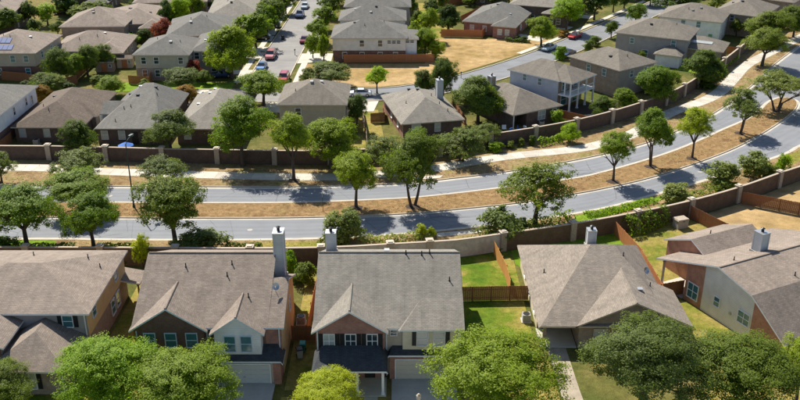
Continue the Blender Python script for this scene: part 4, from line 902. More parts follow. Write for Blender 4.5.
# yards of the north row
tp('dark tree between chocolate roof and grey roof houses', 82, 158, 117, 38, 'dark', 'mid', 1, .15, 0)
tp('grey green tree in front of pale blue side gable house', 172, 157, 106, 56, 'sage', 'mid', 1, .25, 0)
tp('dark tree on the right side of the tall tan house', 357, 130, 94, 24, 'dark', 'mid', 1, .15, 0)
tp('yellow green tree behind the wall left of white chimney house', 418, 162, 126, 26, 'elm', 'mid', 1, .25, 0)
tp('big dense oak shading the covered patio', 478, 122, 74, 52, 'oak', 'dense', 1, .15, 0)
tp('light green loose tree in the covered patio yard', 486, 146, 121, 30, 'sage', 'open', 2, .15, 0)
tp('bright green bush tree beside masonry pillar and patio yard', 569, 142, 121, 22, 'lime', 'mid', 2, .05, .1)
tp('lush green tree behind the curving wall', 656, 107, 64, 44, 'elm', 'dense', 1, .15, 0)
tp('second dark green tree behind the curving wall', 703, 86, 49, 44, 'oak', 'dense', 1, .15, 0)
tp('olive shrub tree in the balcony house garden', 602, 116, 95, 28, 'oak', 'mid', 2, .08, 0)
tp('light green shrub tree in the garden right of balcony house', 625, 110, 87, 28, 'elm', 'mid', 2, .08, 0)
tp('dark tree crown beside the last bend of the walk', 768, 44, 7, 50, 'oak', 'mid', 1, .15, 0)
tp('dark tree past the last bend of the walk', 793, 38, 4, 34, 'oak', 'mid', 1, .15, 0)
# around the vacant lot and far street
tp('bright slim tree standing on the vacant lot edge', 377, 93, 64, 24, 'lime', 'mid', 1, .25, 0)
tp('dark small round tree by the white chimney', 424, 98, 67, 23, 'dark', 'mid', 1, .15, 0)
tp('taller pointed dark tree by the white chimney', 443, 102, 55, 30, 'dark', 'mid', 1, .2, 0)
tp('wide sage tree on the dry lot corner behind pyramid roof', 330, 86, 61, 46, 'sage', 'dense', 2, .1, 0)
tp('small sage tree at the street end of the dry lot', 308, 84, 66, 20, 'sage', 'mid', 2, .1, 0)
tp('round green tree at the street corner behind the grey hip roof', 264, 106, 67, 50, 'elm', 'mid', 1, .25, 0)
tp('large green tree over the parked dark cars', 232, 78, 23, 52, 'elm', 'dense', 1, .12, 0)
for bx, by, top, w, lf, lb in ((256, 48, 12, 40, 'elm', 'broad green tree on driveway side of far street beyond large tree'), (268, 36, 4, 26, 'elm', 'green tree second along driveway side of far street'), (270, 30, -4, 36, 'oak', 'green tree third along driveway side of far street'), (262, 16, -18, 36, 'oak', 'tree at the far end of driveway side of far street'), (286, 14, -12, 24, 'oak', 'tall dark tree at the far end of street beside blue pickup')):
    tp(lb, bx, by, top, w, lf, 'far', 1, .15, 0)
for bx, by, top, w, lf, lb in ((324, 65, 34, 14, 'elm', 'slim street tree beside the cream siding house'), (313, 58, 33, 18, 'elm', 'street tree at cream house corner beside maroon car'), (318, 44, 18, 26, 'elm', 'street tree second behind cream siding house'), (325, 30, 5, 26, 'elm', 'street tree third behind cream siding house'), (331, 18, -8, 26, 'oak', 'street tree fourth behind cream siding house'), (338, 5, -18, 24, 'oak', 'street tree last behind cream siding house')):
    tp(lb, bx, by, top, w, lf, 'far', 1, .12, 0)
tp('dark round tree on the dry lawn beyond the lot fence', 448, 31, 4, 27, 'dark', 'dense', 1, .08, 0)
tp('olive tree left of dark round tree beyond the lot', 429, 40, 6, 22, 'elm', 'far', 1, .12, 0)
tp('yellow small tree at porch end of cream siding house', 414, 48, 20, 18, 'yellow', 'far', 1, .12, 0)
tp('mid green tree behind fence at porch end of cream house', 425, 58, 24, 28, 'elm', 'mid', 1, .1, 0)
tp('yellow green shrub tree at the corner of vacant lot fence', 436, 60, 40, 24, 'yellow', 'mid', 1, .1, 0)
tp('green tree in front of the pink brown brick house', 541, 46, 14, 32, 'elm', 'mid', 1, .15, 0)
tp('bright street tree beyond the pink brown brick house', 566, 32, -4, 34, 'lime', 'mid', 1, .2, 0)
tp('dark tree behind the bright street tree', 594, 20, -10, 32, 'dark', 'far', 1, .15, 0)
tp('green tree by the driveway across the right far street', 635, 26, 2, 24, 'elm', 'mid', 1, .1, 0)
tp('small dark tree on kerb beside lavender house roof', 611, 38, 20, 15, 'oak', 'far', 1, .15, 0)
tp('far dark tree at head of right street', 613, 12, -14, 22, 'oak', 'far', 1, .2, 0)
tp('dark tree behind the tan roofed teal window house', 672, 16, -12, 44, 'dark', 'far', 1, .1, 0)
# far left block
for bx, by, top, w, lf, lod, lb in ((62, 84, 45, 34, 'oak', 'mid', 'dark green tree beside the solar panel house'), (77, 80, 54, 22, 'elm', 'mid', 'small bright round tree in front of dark green tree'), (88, 76, 43, 30, 'oak', 'mid', 'green tree between solar house and shed'), (106, 70, 42, 26, 'oak', 'mid', 'dark tree beside the brown shed'),
    (10, 36, 7, 30, 'oak', 'far', 'dark tree at corner beyond solar house roof'), (32, 27, 0, 20, 'dark', 'far', 'dark tree beside the bright lime tree'), (48, 25, 2, 24, 'lime', 'far', 'bright lime tree beyond the long grey brown roof'), (68, 16, -8, 26, 'dark', 'far', 'dark tree behind bright lime tree'), (88, 21, 2, 28, 'oak', 'far', 'olive tree row behind the long grey brown roof'), (104, 19, 0, 24, 'oak', 'far', 'olive tree second behind the long grey brown roof'),
    (168, 32, -2, 22, 'dark', 'far', 'dark tree left of bright tree behind red leaved tree'), (180, 30, -6, 26, 'lime', 'mid', 'bright tree behind the red leaved tree'), (196, 22, -10, 22, 'elm', 'far', 'green tree between bright tree and grey roofs'), (131, 48, 33, 24, 'lime', 'far', 'light flowering shrub tree by rusty fence'), (145, 44, 28, 16, 'dark', 'far', 'dark shrub tree under red leaved tree'),
    (163, 46.5, 17, 22, 'red', 'far', 'red leaved tree before dark trees'), (195, 80, 58, 20, 'red', 'mid', 'crimson flowering tree at corner of pale siding house'), (188, 104, 84, 24, 'rust', 'mid', 'orange flowering tree behind pale blue gable house'), (44, 104, 84, 22, 'rust', 'mid', 'orange flowering tree beside the white sided house'), (48, 98, 72, 38, 'oak', 'mid', 'wide shrub tree behind orange tree and brown fence'), (111, 96, 74, 30, 'elm', 'mid', 'light green shrub tree between chocolate and grey roofs'), (184, 92, 66, 42, 'sage', 'mid', 'grey green tree in front of pale siding house'), (35, 48, 28, 16, 'oak', 'far', 'small shrub tree at solar house roof edge'), (60, 66, 48, 14, 'oak', 'far', 'shrub tree beside solar house wall')):
    tp(lb, bx, by, top, w, lf, lod, 1, .12, 0)
for px_, py_, top_, w_, lf in ((20, 22, 8, 20, 'oak'), (78, 20, 4, 22, 'oak'), (118, 6, -8, 18, 'oak'), (125, 52, 40, 14, 'oak'), (152, 42, 30, 14, 'dark'), (214, 14, 0, 16, 'dark'), (244, 28, 10, 18, 'oak'), (30, 60, 46, 14, 'oak'), (98, 84, 74, 16, 'oak'), (68, 92, 80, 18, 'dark'), (28, 92, 80, 16, 'dark'), (145, 90, 78, 14, 'oak'), (206, 84, 70, 16, 'oak'), (208, 60, 44, 16, 'oak'), (262, 24, 6, 22, 'elm'), (282, 4, -14, 20, 'oak'), (8, 14, -4, 22, 'oak'), (58, 34, 20, 16, 'oak'), (140, 14, -6, 20, 'dark'), (156, 8, -12, 20, 'oak'), (206, 6, -14, 20, 'elm'), (226, 24, 8, 20, 'oak'), (238, 12, -6, 22, 'elm'), (222, 44, 26, 18, 'oak'), (244, 58, 36, 22, 'elm'), (36, 34, 18, 16, 'dark'), (116, 46, 32, 16, 'oak')):
    tp('dense %s garden tree filling the gaps among far left houses' % dict(oak='olive', dark='dark green', elm='bright')[lf], px_, py_, top_, w_, lf, 'far', 1, .08, 0, 'garden trees among far left houses')
for px_, py_, top_, w_, lf in ((432, 20, -2, 20, 'dark'), (418, 30, 10, 16, 'oak'), (400, 8, -8, 16, 'oak'), (470, 6, -8, 18, 'oak'), (520, 10, -6, 16, 'oak'), (556, 16, -4, 18, 'dark'), (650, 6, -12, 24, 'oak'), (690, 8, -8, 22, 'dark'), (640, 62, 50, 12, 'oak'), (736, 36, 18, 16, 'oak'), (600, 64, 54, 10, 'oak'), (412, 16, -4, 16, 'oak'), (440, 10, -10, 18, 'oak'), (494, 6, -10, 18, 'oak'), (580, 10, -12, 22, 'oak'), (624, 8, -12, 20, 'dark'), (716, 12, -8, 20, 'oak'), (748, 10, -10, 22, 'dark')):
    tp('dense %s garden tree filling the gaps among far right houses' % dict(oak='olive', dark='dark green')[lf], px_, py_, top_, w_, lf, 'far', 1, .08, 0, 'garden trees among far right houses')
for i, (x, y, hh, rr, lf) in enumerate(((-80, 258, 9, 5, 'oak'), (-55, 262, 9, 5, 'elm'), (-33, 262, 9, 5, 'oak'), (-14, 262, 9, 5, 'elm'), (8, 266, 8, 5, 'oak'), (30, 246, 8, 4, 'dark'), (52, 270, 9, 5, 'oak'), (74, 276, 8, 5, 'elm'), (96, 262, 8, 5, 'oak'), (108, 214, 7, 4, 'elm'), (-96, 168, 8, 4.5, 'elm'), (-84, 134, 7, 4, 'oak'), (72, 96, 8, 4.5, 'elm'), (64, 82, 8, 4.5, 'oak'), (-56, 84, 8, 4.5, 'oak'))):
    tree('%s roadside tree on the outer edge of the neighbourhood' % dict(oak='olive', elm='bright green', dark='dark green')[lf], x, y, hh, rr, lf, 'far', 1, .2, group='trees on the outer edge')
# ------------------------------------------------------------------ shrubs, hedges, mulch rings
def shrub(label, bx, by, wpx, hm, leaf, group=None, z0=.1, sy=1.0, n_=1):
    X, Y = g(bx, by, z0); Rx = wpx/(CAM_F/axd(Y, 1))/2
    t = empty('shrub', (X, Y, z0), R.uniform(0, 6) if sy == 1 else 0, label, 'shrub', group)
    c = link('foliage', R.choice(CR['shrub']), t, (0, 0, hm*.46), 0, LEAF[leaf]); c.scale = (Rx*1.1, Rx*1.1*sy, hm*.6)
    mb = MB()
    for k in range(4): mb.tube((0, 0, -.03), (R.uniform(-.4, .4)*Rx, R.uniform(-.4, .4)*Rx, hm*.6), .03, .012, 5)
    mb.build('stem', M['bark'], t); return t
for a in (('big sage shrub on verge behind the two gable house ridge', 203, 250, 48, 2.6, 'sage'), ('sage shrub clump beside the smaller white chimney', 335, 246, 34, 4.0, 'sage'), ('taller sage shrub beside clump at smaller chimney', 350, 240, 34, 3.9, 'sage'),
          ('wide olive shrub above the umber wall beside open crowned tree', 499, 238, 46, 4.2, 'sage'), ('low dark shrub against wall under open crowned tree', 520, 231, 24, 1.6, 'oak'), ('yellow green shrub pair by the beige wall', 421, 238, 14, 1.8, 'yellow'), ('small yellow green shrub beside beige wall pillar', 431, 238, 9, 1.6, 'yellow'),
          ('sage shrub on verge above shrub yard wall', 676, 205, 36, 2.9, 'sage'), ('pale sage shrub on verge above the lattice gate', 720, 186, 36, 3.4, 'sage'), ('tall sage shrub on verge above sandy yard', 753, 177, 32, 3.8, 'sage'), ('bright green shrub beside tall sage shrub', 781, 175, 16, 3.4, 'lime'), ('dark shrub at foot of tall sage shrub', 768, 178, 26, 1.9, 'oak'),
          ('yellow flowering shrub on verge near wall pillar', 733, 190, 14, 1.2, 'yellow'),
          ('bright clipped shrub at foot of dark wall near sage tree', 495, 151, 18, 1.4, 'lime'), ('small olive shrub first along dark wall foot', 511, 148, 9, 1.2, 'oak'), ('small olive shrub second along dark wall foot', 521, 146, 9, 1.2, 'oak'), ('dark shrub beside pillar at dark wall foot', 532, 145, 9, 1.5, 'oak')):
    shrub(*a)
for a in (('bright green shrub between tall chimney and porch house', 291, 276, 16, 3.2, 'lime'), ('olive round shrub beside porch house back corner', 307, 283, 24, 2.6, 'oak'), ('dark shrub behind the wide hip roof house', 4, 254, 30, 2.2, 'elm'), ('dry shrub between wide hip roof and two gable roof', 120, 264, 14, 1.6, 'oak'),
          ('small round shrub at entry of pink brown house', 517, 41, 8, 1.2, 'dark'), ('small shrub beside entry shrub of pink brown house', 524, 42, 8, 1.3, 'dark'), ('green shrub on kerb side of right far street', 595, 46, 12, 2.2, 'oak'), ('rounded shrub beside kerb shrub on right far street', 588, 50, 12, 2.0, 'oak'), ('yellow shrub on kerb by dark parked car', 560, 59, 15, 2.6, 'lime'), ('dark red shrub by driveway of right far street', 562, 36, 16, 1.4, 'rust'),
          ('lime shrub in the patio yard near red fence', 557, 124, 14, 2.4, 'lime'), ('dark shrub at wall foot under curving wall tree', 706, 88, 22, 1.8, 'dark')):
    shrub(*a[:6], z0=0)
def hedge(label, pts, w, hgt, leaf, z0=.1, dens=90):
    L = smooth_line([g(*p, z0) for p in pts], .5); s_ = arc(L); r = np.random.default_rng(int(s_[-1]*100)); n_ = int(s_[-1]*dens)
    root = empty('hedge', (*L[0], z0), 0, label, 'hedge')
    t = r.uniform(0, s_[-1], n_); x = np.interp(t, s_, L[:, 0]); y = np.interp(t, s_, L[:, 1])
    a = r.uniform(0, pi, n_); hh = hgt*(1+.18*np.sin(t*2.1)+.1*np.sin(t*5.3)); p = np.c_[x+.3*np.cos(t)*0-L[0][0], y-L[0][1], .05+hh*np.sin(a)*r.uniform(.75, 1.02, n_)]
    T = np.gradient(L, axis=0); ang = np.arctan2(T[:, 1], T[:, 0]); an = np.interp(t, s_, ang); dd = w*np.cos(a)*r.uniform(.7, 1.05, n_); p[:, 0] += -np.sin(an)*dd; p[:, 1] += np.cos(an)*dd
    nr = r.normal(size=(n_, 3))*.5 + np.c_[-np.sin(an)*np.cos(a), np.cos(an)*np.cos(a), np.sin(a)+.2]; nr /= np.linalg.norm(nr, axis=1)[:, None]; u = np.cross(nr, r.normal(size=(n_, 3))); u /= np.linalg.norm(u, axis=1)[:, None]; v = np.cross(nr, u); sz = r.uniform(.08, .2, n_)[:, None]
    q = np.stack([p-u*sz, p-v*sz*.7, p+u*sz, p+v*sz*.7], 1).reshape(-1, 3)
    me = bpy.data.meshes.new('foliage'); me.from_pydata(q.tolist(), [], np.arange(4*n_).reshape(-1, 4).tolist()); me.materials.append(LEAF[leaf]); o = link('foliage', me, root); o['kind'] = 'stuff'
    mb = MB()
    for k in range(int(s_[-1]/.8)):
        c = (float(np.interp(k*.8+.3, s_, L[:, 0]))-L[0][0], float(np.interp(k*.8+.3, s_, L[:, 1]))-L[0][1]); mb.tube((*c, -.04), (c[0]+R.uniform(-.15, .15), c[1]+R.uniform(-.1, .1), hgt*.7), .03, .015, 5)
    mb.build('stems', M['bark'], root)['kind'] = 'stuff'
hedge('low sage hedge on south verge above the beige wall', [(360, 243.5), (385, 243), (410, 240), (434, 237)], 1.1, 1.1, 'sage')
hedge('low dark shrub strip at wall foot behind yellow house', [(14, 248.5), (40, 248.5), (75, 248.5)], .6, .7, 'dark')
hedge('low olive shrub strip at wall foot past leaning tree', [(98, 248.5), (118, 248.5), (134, 248.5)], .6, .7, 'oak')
hedge('low olive shrub strip at wall foot before the tall chimney', [(226, 248), (245, 248), (262, 248)], .5, .7, 'oak')
hedge('long green hedge along umber wall under open crowned tree', [(512, 231), (540, 226), (572, 218)], .9, 1.3, 'elm')
hedge('grey green hedge along verge above the shrub yard', [(690, 201), (710, 196), (730, 190)], .9, 1.4, 'oak')
hedge('bright groundcover strip along south verge before shrub yard', [(585, 216), (605, 213), (630, 207), (655, 201)], .9, .5, 'lime')
hedge('thick green shrub row along inside of the umber wall', [(624, 234), (636, 232), (652, 226), (664, 222)], 1.3, 2.3, 'elm', 0, 200)
hedge('bright clipped hedge along dark wall foot past the pillar', [(538, 145.5), (550, 143.5), (562, 141)], .7, 1.2, 'lime')
hedge('bright hedge strip beside walk and bright lawn', [(722, 68), (730, 62), (737, 57)], .8, 1.3, 'lime')
hedge('dark trimmed growth at the foot of dark wall', [(700, 90), (712, 82), (722, 74)], .8, 1.2, 'dark')
hedge('grass clump row in the vacant lot house yard', [(505, 41), (512, 42), (530, 43)], .6, .9, 'dark', 0)
# straw and green tufts breaking up the flat verges: uncountable ground cover
def tufts(name, label, strips, leaf, n_, size, z0, seed):
    r = np.random.default_rng(seed); pts = []
    for A, B in strips:
        i = r.integers(0, len(A), n_); t = r.random(n_)[:, None]; p = A[i]*(1-t)+B[i]*t + r.normal(size=(n_, 2))*.35; pts.append(p)
    p = np.vstack(pts); c = np.sin(p[:, 0]*.31)+np.sin(p[:, 1]*.47+p[:, 0]*.2)+r.normal(size=len(p))*.7; p = p[c > .3]; N = len(p)
    a = r.uniform(0, 2*pi, N); hh = r.uniform(.4, 1.0, N)*size; w = r.uniform(.5, 1.2, N)*size*.8
    b0 = np.c_[p[:, 0]-np.cos(a)*w, p[:, 1]-np.sin(a)*w, np.full(N, z0)]; b1 = np.c_[p[:, 0]+np.cos(a)*w, p[:, 1]+np.sin(a)*w, np.full(N, z0)]; tt = np.c_[p[:, 0]+r.normal(size=N)*w*.5, p[:, 1]+r.normal(size=N)*w*.5, z0+hh]
    q = np.stack([b0, b1, tt], 1).reshape(-1, 3); me = bpy.data.meshes.new(name); me.from_pydata(q.tolist(), [], np.arange(3*N).reshape(-1, 3).tolist()); me.materials.append(leaf); o = link(name, me); tag(o, label, 'grass', kind='stuff')
straw = leafmat('straw', (.20, .135, .055), (.38, .26, .12), .1); greeng = leafmat('weed', (.10, .14, .02), (.22, .25, .05), .15)
q1 = (resample(offset(LN, .5), 300), resample(offset(LWN, -.5), 300)); q2 = (resample(offset(LS, -.4), 300), resample(offset(LWS, .4), 300)); q3 = (resample(offset(medN, -.3), 300), resample(offset(medS, .3), 300))
tufts('dry_grass', 'dry straw coloured grass tufts over verges and median', [q1, q2, q3], straw, 9000, .11, .1, 3)
tufts('weeds', 'sparse green weeds among the dry verge grass', [q1, q2], greeng, 5000, .12, .1, 9)
for bx, by in ((613, 181.5), (651, 166.5), (692, 158.5), (740, 133), (776, 110.5), (413, 206.5), (356, 207.5), (294, 180.5)):
    X, Y = g(bx, by, .11); mb = MB(); ring = [(cos(k*.524)*R.uniform(.7, 1.0), sin(k*.524)*R.uniform(.7, 1.0)) for k in range(12)]
    for k in range(12): p, q = ring[k], ring[(k+1) % 12]; mb.face([(p[0]*1.1, p[1]*1.1, 0), (q[0]*1.1, q[1]*1.1, 0), (q[0]*.5, q[1]*.5, .08), (p[0]*.5, p[1]*.5, .08)])
    mb.face([(x*.5, y*.5, .08) for x, y in ring]); o = mb.build('mulch_ring', M['mulch'], None, (X, Y, .11)); tag(o, 'dark mulch mound around the foot of a roadside tree', 'mulch', 'mulch mounds under roadside trees')
# ------------------------------------------------------------------ vehicles
def loft(mb, secs, mi=0):
    n_ = len(secs[0])
    for a_, b_ in zip(secs, secs[1:]):
        for k in range(n_): mb.face([a_[k], a_[(k+1) % n_], b_[(k+1) % n_], b_[k]], mi)
    mb.face(secs[0][::-1], mi); mb.face(secs[-1], mi)
def bsec(y, w, z0, z1): return [(-w*.94, y, z0), (w*.94, y, z0), (w, y, z0+.18), (w, y, z1-.16), (w*.9, y, z1), (-w*.9, y, z1), (-w, y, z1-.16), (-w, y, z0+.18)]
def gsec(y, w0, w1, z0, z1): return [(-w0, y, z0), (w0, y, z0), (w1, y, z1), (-w1, y, z1)]
CARS = {}
def car_mesh(kind):
    if kind in CARS: return CARS[kind]
    body, glass_, roof = MB(), MB(), MB()
    if kind == 'sedan':
        L, W_, belt = 2.3, .9, .92
        loft(body, [bsec(-2.3, .72, .38, .68), bsec(-2.15, .84, .27, .78), bsec(-1.3, .9, .22, .88), bsec(0, .91, .22, .93), bsec(1.2, .9, .22, .95), bsec(2.1, .86, .27, .92), bsec(2.28, .76, .4, .8)])
        loft(glass_, [gsec(-1.15, .78, .76, .86, .89), gsec(-.4, .8, .62, .9, 1.38), gsec(.75, .8, .62, .92, 1.38), gsec(1.65, .76, .72, .93, .95)])
        roof.box(-.61, .61, -.42, .75, 1.36, 1.42); wy, wr = (-1.42, 1.38), .33
    else:
        L, W_, belt = 2.4, .98, 1.1
        loft(body, [bsec(-2.4, .8, .45, .85), bsec(-2.25, .93, .34, .95), bsec(-1.3, .98, .3, 1.08), bsec(0, .98, .3, 1.12), bsec(1.4, .98, .3, 1.12), bsec(2.3, .94, .36, 1.1), bsec(2.42, .86, .5, 1.0)])
        if kind == 'suv':
            loft(glass_, [gsec(-1.25, .86, .84, 1.04, 1.08), gsec(-.55, .88, .74, 1.08, 1.68), gsec(1.9, .88, .74, 1.1, 1.66), gsec(2.3, .86, .8, 1.08, 1.12)]); roof.box(-.72, .72, -.56, 1.92, 1.65, 1.73)
            for sg in (-1, 1): roof.box(sg*.6-.03, sg*.6+.03, -.3, 1.7, 1.73, 1.78)
        else:
            loft(glass_, [gsec(-1.25, .86, .84, 1.04, 1.08), gsec(-.55, .88, .74, 1.08, 1.66), gsec(.55, .88, .74, 1.1, 1.66), gsec(.72, .86, .8, 1.08, 1.12)]); roof.box(-.72, .72, -.55, .56, 1.63, 1.71)
            for sg in (-1, 1): body.box(sg*.9-.06, sg*.9+.06, .8, 2.4, 1.08, 1.28)
            body.box(-.9, .9, 2.3, 2.4, 1.08, 1.28)
        wy, wr = (-1.5, 1.5), .39
    ty, rm = MB(), MB(); ty.tube((-.12, 0, 0), (.12, 0, 0), wr, wr, 14); rm.tube((.121, 0, 0), (.13, 0, 0), wr*.62, wr*.55, 10); rm.tube((-.13, 0, 0), (-.121, 0, 0), wr*.55, wr*.62, 10)
    li = MB(); li.box(-.16, .16, -.05, .05, 0, .12)
    mr = MB(); mr.box(-.1, .1, -.05, .05, 0, .14)
    me = {k: v.mesh(k) for k, v in dict(body=body, windows=glass_, roof_panel=roof, tyre=ty, rim=rm, light=li, mirror=mr).items()}
    for k in ('body',): me[k].polygons.foreach_set('use_smooth', [False]*len(me[k].polygons))
    CARS[kind] = (me, W_, L, wy, wr, belt); return CARS[kind]
def car(label, px, py, kind, col, deg, z=.04, group=None):
    me, W_, L, wy, wr, belt = car_mesh(kind); X, Y = g(px, py); t = empty('parked_car' if kind != 'pickup' else 'parked_pickup', (X, Y, z), radians(deg-90), label, 'car' if kind != 'pickup' else 'pickup', group)
    P_ = CARM[col]; link('body', me['body'], t, mat=P_); link('windows', me['windows'], t, mat=M['carglass']); link('roof_panel', me['roof_panel'], t, mat=P_)
    for y in wy:
        for sg in (-1, 1):
            w = link('wheel', me['tyre'], t, (sg*(W_-.1), y, wr), 0, M['tyre']); link('rim', me['rim'], w, mat=M['rim'])
    for sg in (-1, 1):
        link('headlight', me['light'], t, (sg*W_*.66, -L+.14, belt*.62), 0, M['headl']); link('taillight', me['light'], t, (sg*W_*.68, L-.08, belt*.72), 0, M['taill']); link('mirror', me['mirror'], t, (sg*(W_+.05), -.75, belt-.02), 0, P_)
car('red utility vehicle standing in the street mouth', 284, 81, 'suv', 'red', 88); car('light blue sedan parked at the kerb under the corner tree', 262, 69, 'sedan', 'blue', 88); car('rose coloured utility vehicle parked on the street', 271, 58, 'suv', 'rose', 88)
car('maroon sedan parked beside the cream house street trees', 304.5, 42, 'sedan', 'maroon', 88); car('black utility vehicle on driveway by the large green tree', 260, 40, 'suv', 'black', 5); car('blue pickup parked near the far end of the street', 300, 17, 'pickup', 'navy', 88); car('pale blue sedan at the far end of the street', 305, 8, 'sedan', 'silver', 88)
car('navy sedan under the large green tree by bright lawn', 222, 77, 'sedan', 'navy', 8); car('white sedan passing behind the tall tan house', 360, 96, 'sedan', 'white', 2); car('silver blue sedan parked by the pink brown house tree', 549, 50, 'sedan', 'silver', 52); car('red sedan parked under the bright street tree', 575, 38, 'sedan', 'red', 52)
car('dark sedan parked behind the yellow kerb shrub', 568, 56, 'sedan', 'navy', 50); car('white sedan on the drive beside orange flowering tree', 199, 100, 'sedan', 'white', 75); car('black car at the far corner beside bright lime tree', 63, 14, 'suv', 'black', 10); car('grey utility vehicle on driveway further up the street', 271, 27, 'suv', 'grey', 3)
# ------------------------------------------------------------------ street furniture and yard things
X, Y = g(134, 207, .11); t = empty('street_lamp', (X, Y, .11), 0, 'tall dark street lamp with arm standing on the median', 'street lamp')
mb = MB(); mb.tube((0, 0, 0), (0, 0, .5), .2, .14, 12); mb.build('base', M['lamp'], t)
mb = MB(); mb.tube((0, 0, .3), (0, 0, 9.3), .11, .065, 10); mb.build('pole', M['lamp'], t)
mb = MB(); mb.tube((0, 0, 9.1), (.1, .6, 9.6), .05, .045, 8); mb.tube((.1, .6, 9.6), (.2, 2.0, 9.75), .045, .04, 8); mb.build('arm', M['lamp'], t)
mb = MB(); loft(mb, [[(-.1, 1.8, 9.68), (.1, 1.8, 9.68), (.1, 1.8, 9.8), (-.1, 1.8, 9.8)], [(-.05, 2.1, 9.62), (.45, 2.1, 9.62), (.4, 2.1, 9.84), (0, 2.1, 9.84)], [(.0, 2.75, 9.66), (.4, 2.75, 9.66), (.36, 2.75, 9.78), (.04, 2.75, 9.78)]]); o = mb.build('head', M['lamp'], t)
mb = MB(); mb.box(.05, .4, 2.15, 2.65, 9.58, 9.63); mb.build('lens', M['lens'], o)
X, Y = g(323, 211, .11); t = empty('road_sign', (X, Y, .11), 0, 'thin sign post on the median seen edge on', 'sign')
mb = MB(); mb.tube((0, 0, 0), (0, 0, 2.9), .035, .035, 8); mb.build('post', M['lamp'], t); mb = MB(); mb.box(-.03, .0, -.3, .3, 2.15, 2.85); mb.build('plate', M['metal'], t)
def bin_(label, x, y, z, mat, lid, rz=0):
    t = empty('wheeled_bin', (x, y, z), rz, label, 'bin'); mb = MB(); loft(mb, [[(-.24, -.27, .05), (.24, -.27, .05), (.24, .27, .05), (-.24, .27, .05)], [(-.31, -.36, 1.0), (.31, -.36, 1.0), (.31, .36, 1.0), (-.31, .36, 1.0)]]); mb.build('body', M[mat], t)
    mb = MB(); loft(mb, [[(-.33, -.38, 1.0), (.33, -.38, 1.0), (.33, .38, 1.0), (-.33, .38, 1.0)], [(-.28, -.3, 1.12), (.28, -.3, 1.12), (.28, .34, 1.12), (-.28, .34, 1.12)]]); mb.build('lid', M[lid], t)
    for sg in (-1, 1): mb = MB(); mb.tube((sg*.26-.04, .3, .14), (sg*.26+.04, .3, .14), .14, .14, 12); mb.build('wheel', M['tyre'], t)
    mb = MB(); mb.tube((-.25, .42, .95), (.25, .42, .95), .025, .025, 6); mb.build('handle', M['black'], t)
bin_('green wheeled bin beside tall chimney house wall', -9.9, 76.6, 0, 'green_bin', 'teal'); bin_('dark wheeled bin at the far street kerb', *g(283, 40), .03, 'black', 'black', .4)
bin_('grey wheeled bin next to the green one', -10.1, 75.5, 0, 'grey', 'black', .3)
def mailbox(label, x, y, z=0, mat='black'):
    t = empty('mailbox', (x, y, z), 0, label, 'mailbox'); mb = MB(); mb.box(-.06, .06, -.06, .06, -.05, 1.05); mb.build('post', M['wood_g'], t)
    mb = MB(); secs = [[(.13*cos(a), y_, 1.17+.14*sin(a)) if a > 0 else (.13*cos(a), y_, 1.05) for a in (-.01, .3, .9, 1.57, 2.2, 2.8, -3.13)] for y_ in (-.26, .26)]; loft(mb, secs); mb.build('box', M[mat], t)
mailbox('dark mailbox on the walk beside the dry lot corner', *g(295, 55), .04); mailbox('dark mailbox at the sandy lot kerb', *g(461, 78))
t = empty('lantern_post', (1.72, 67.6, .02), 0, 'pale short lantern post on drive of the porch house', 'lantern'); mb = MB(); mb.tube((0, 0, 0), (0, 0, .8), .17, .15, 12); mb.build('post', M['limestone'], t); mb = MB(); mb.tube((0, 0, .8), (0, 0, 1.15), .2, .22, 12); mb.tube((0, 0, 1.15), (0, 0, 1.35), .23, .08, 12); mb.build('cap', M['limestone'], t)
def ac(label, x, y, rz=0, z=0):
    t = empty('air_conditioner', (x, y, z), rz, label, 'air conditioner'); mb = MB(); mb.box(-.55, .55, -.55, .55, 0, .08); mb.build('pad', M['conc'], t); mb = MB(); mb.box(-.42, .42, -.42, .42, .08, .9); mb.build('casing', M['grey'], t)
    mb = MB()
    for k in range(8): mb.box(-.44, .44, -.44, .44, .16+k*.085, .18+k*.085)
    mb.build('louvre', M['metal'], t); mb = MB(); mb.tube((0, 0, .9), (0, 0, .95), .36, .36, 16); mb.build('fan_guard', M['black'], t)
ac('grey air conditioner by the yellow wall of two gable house', -10.6, 82); ac('grey air conditioner beside sand siding of corner entry house', 13.6, 82.5); ac('grey air conditioner at back of chocolate roof house', -59.5, 136.9); ac('grey air conditioner in patio yard', 24.5, 146)
X, Y = g(680, 227); t = empty('storage_box', (X, Y, 0), .35, 'weathered grey storage box on dry lawn near shrub row', 'storage box'); mb = MB(); mb.box(-.8, .8, -.6, .6, 0, 1.15); mb.build('body', M['grey'], t); mb = MB(); loft(mb, [[(-.87, -.67, 1.15), (.87, -.67, 1.15), (.87, .67, 1.15), (-.87, .67, 1.15)], [(-.8, -.6, 1.32), (.8, -.6, 1.32), (.8, .6, 1.32), (-.8, .6, 1.32)]]); o = mb.build('lid', M['stone'], t); mb = MB(); mb.box(-.12, .12, -.7, -.67, 1.02, 1.1); mb.build('latch', M['black'], t)
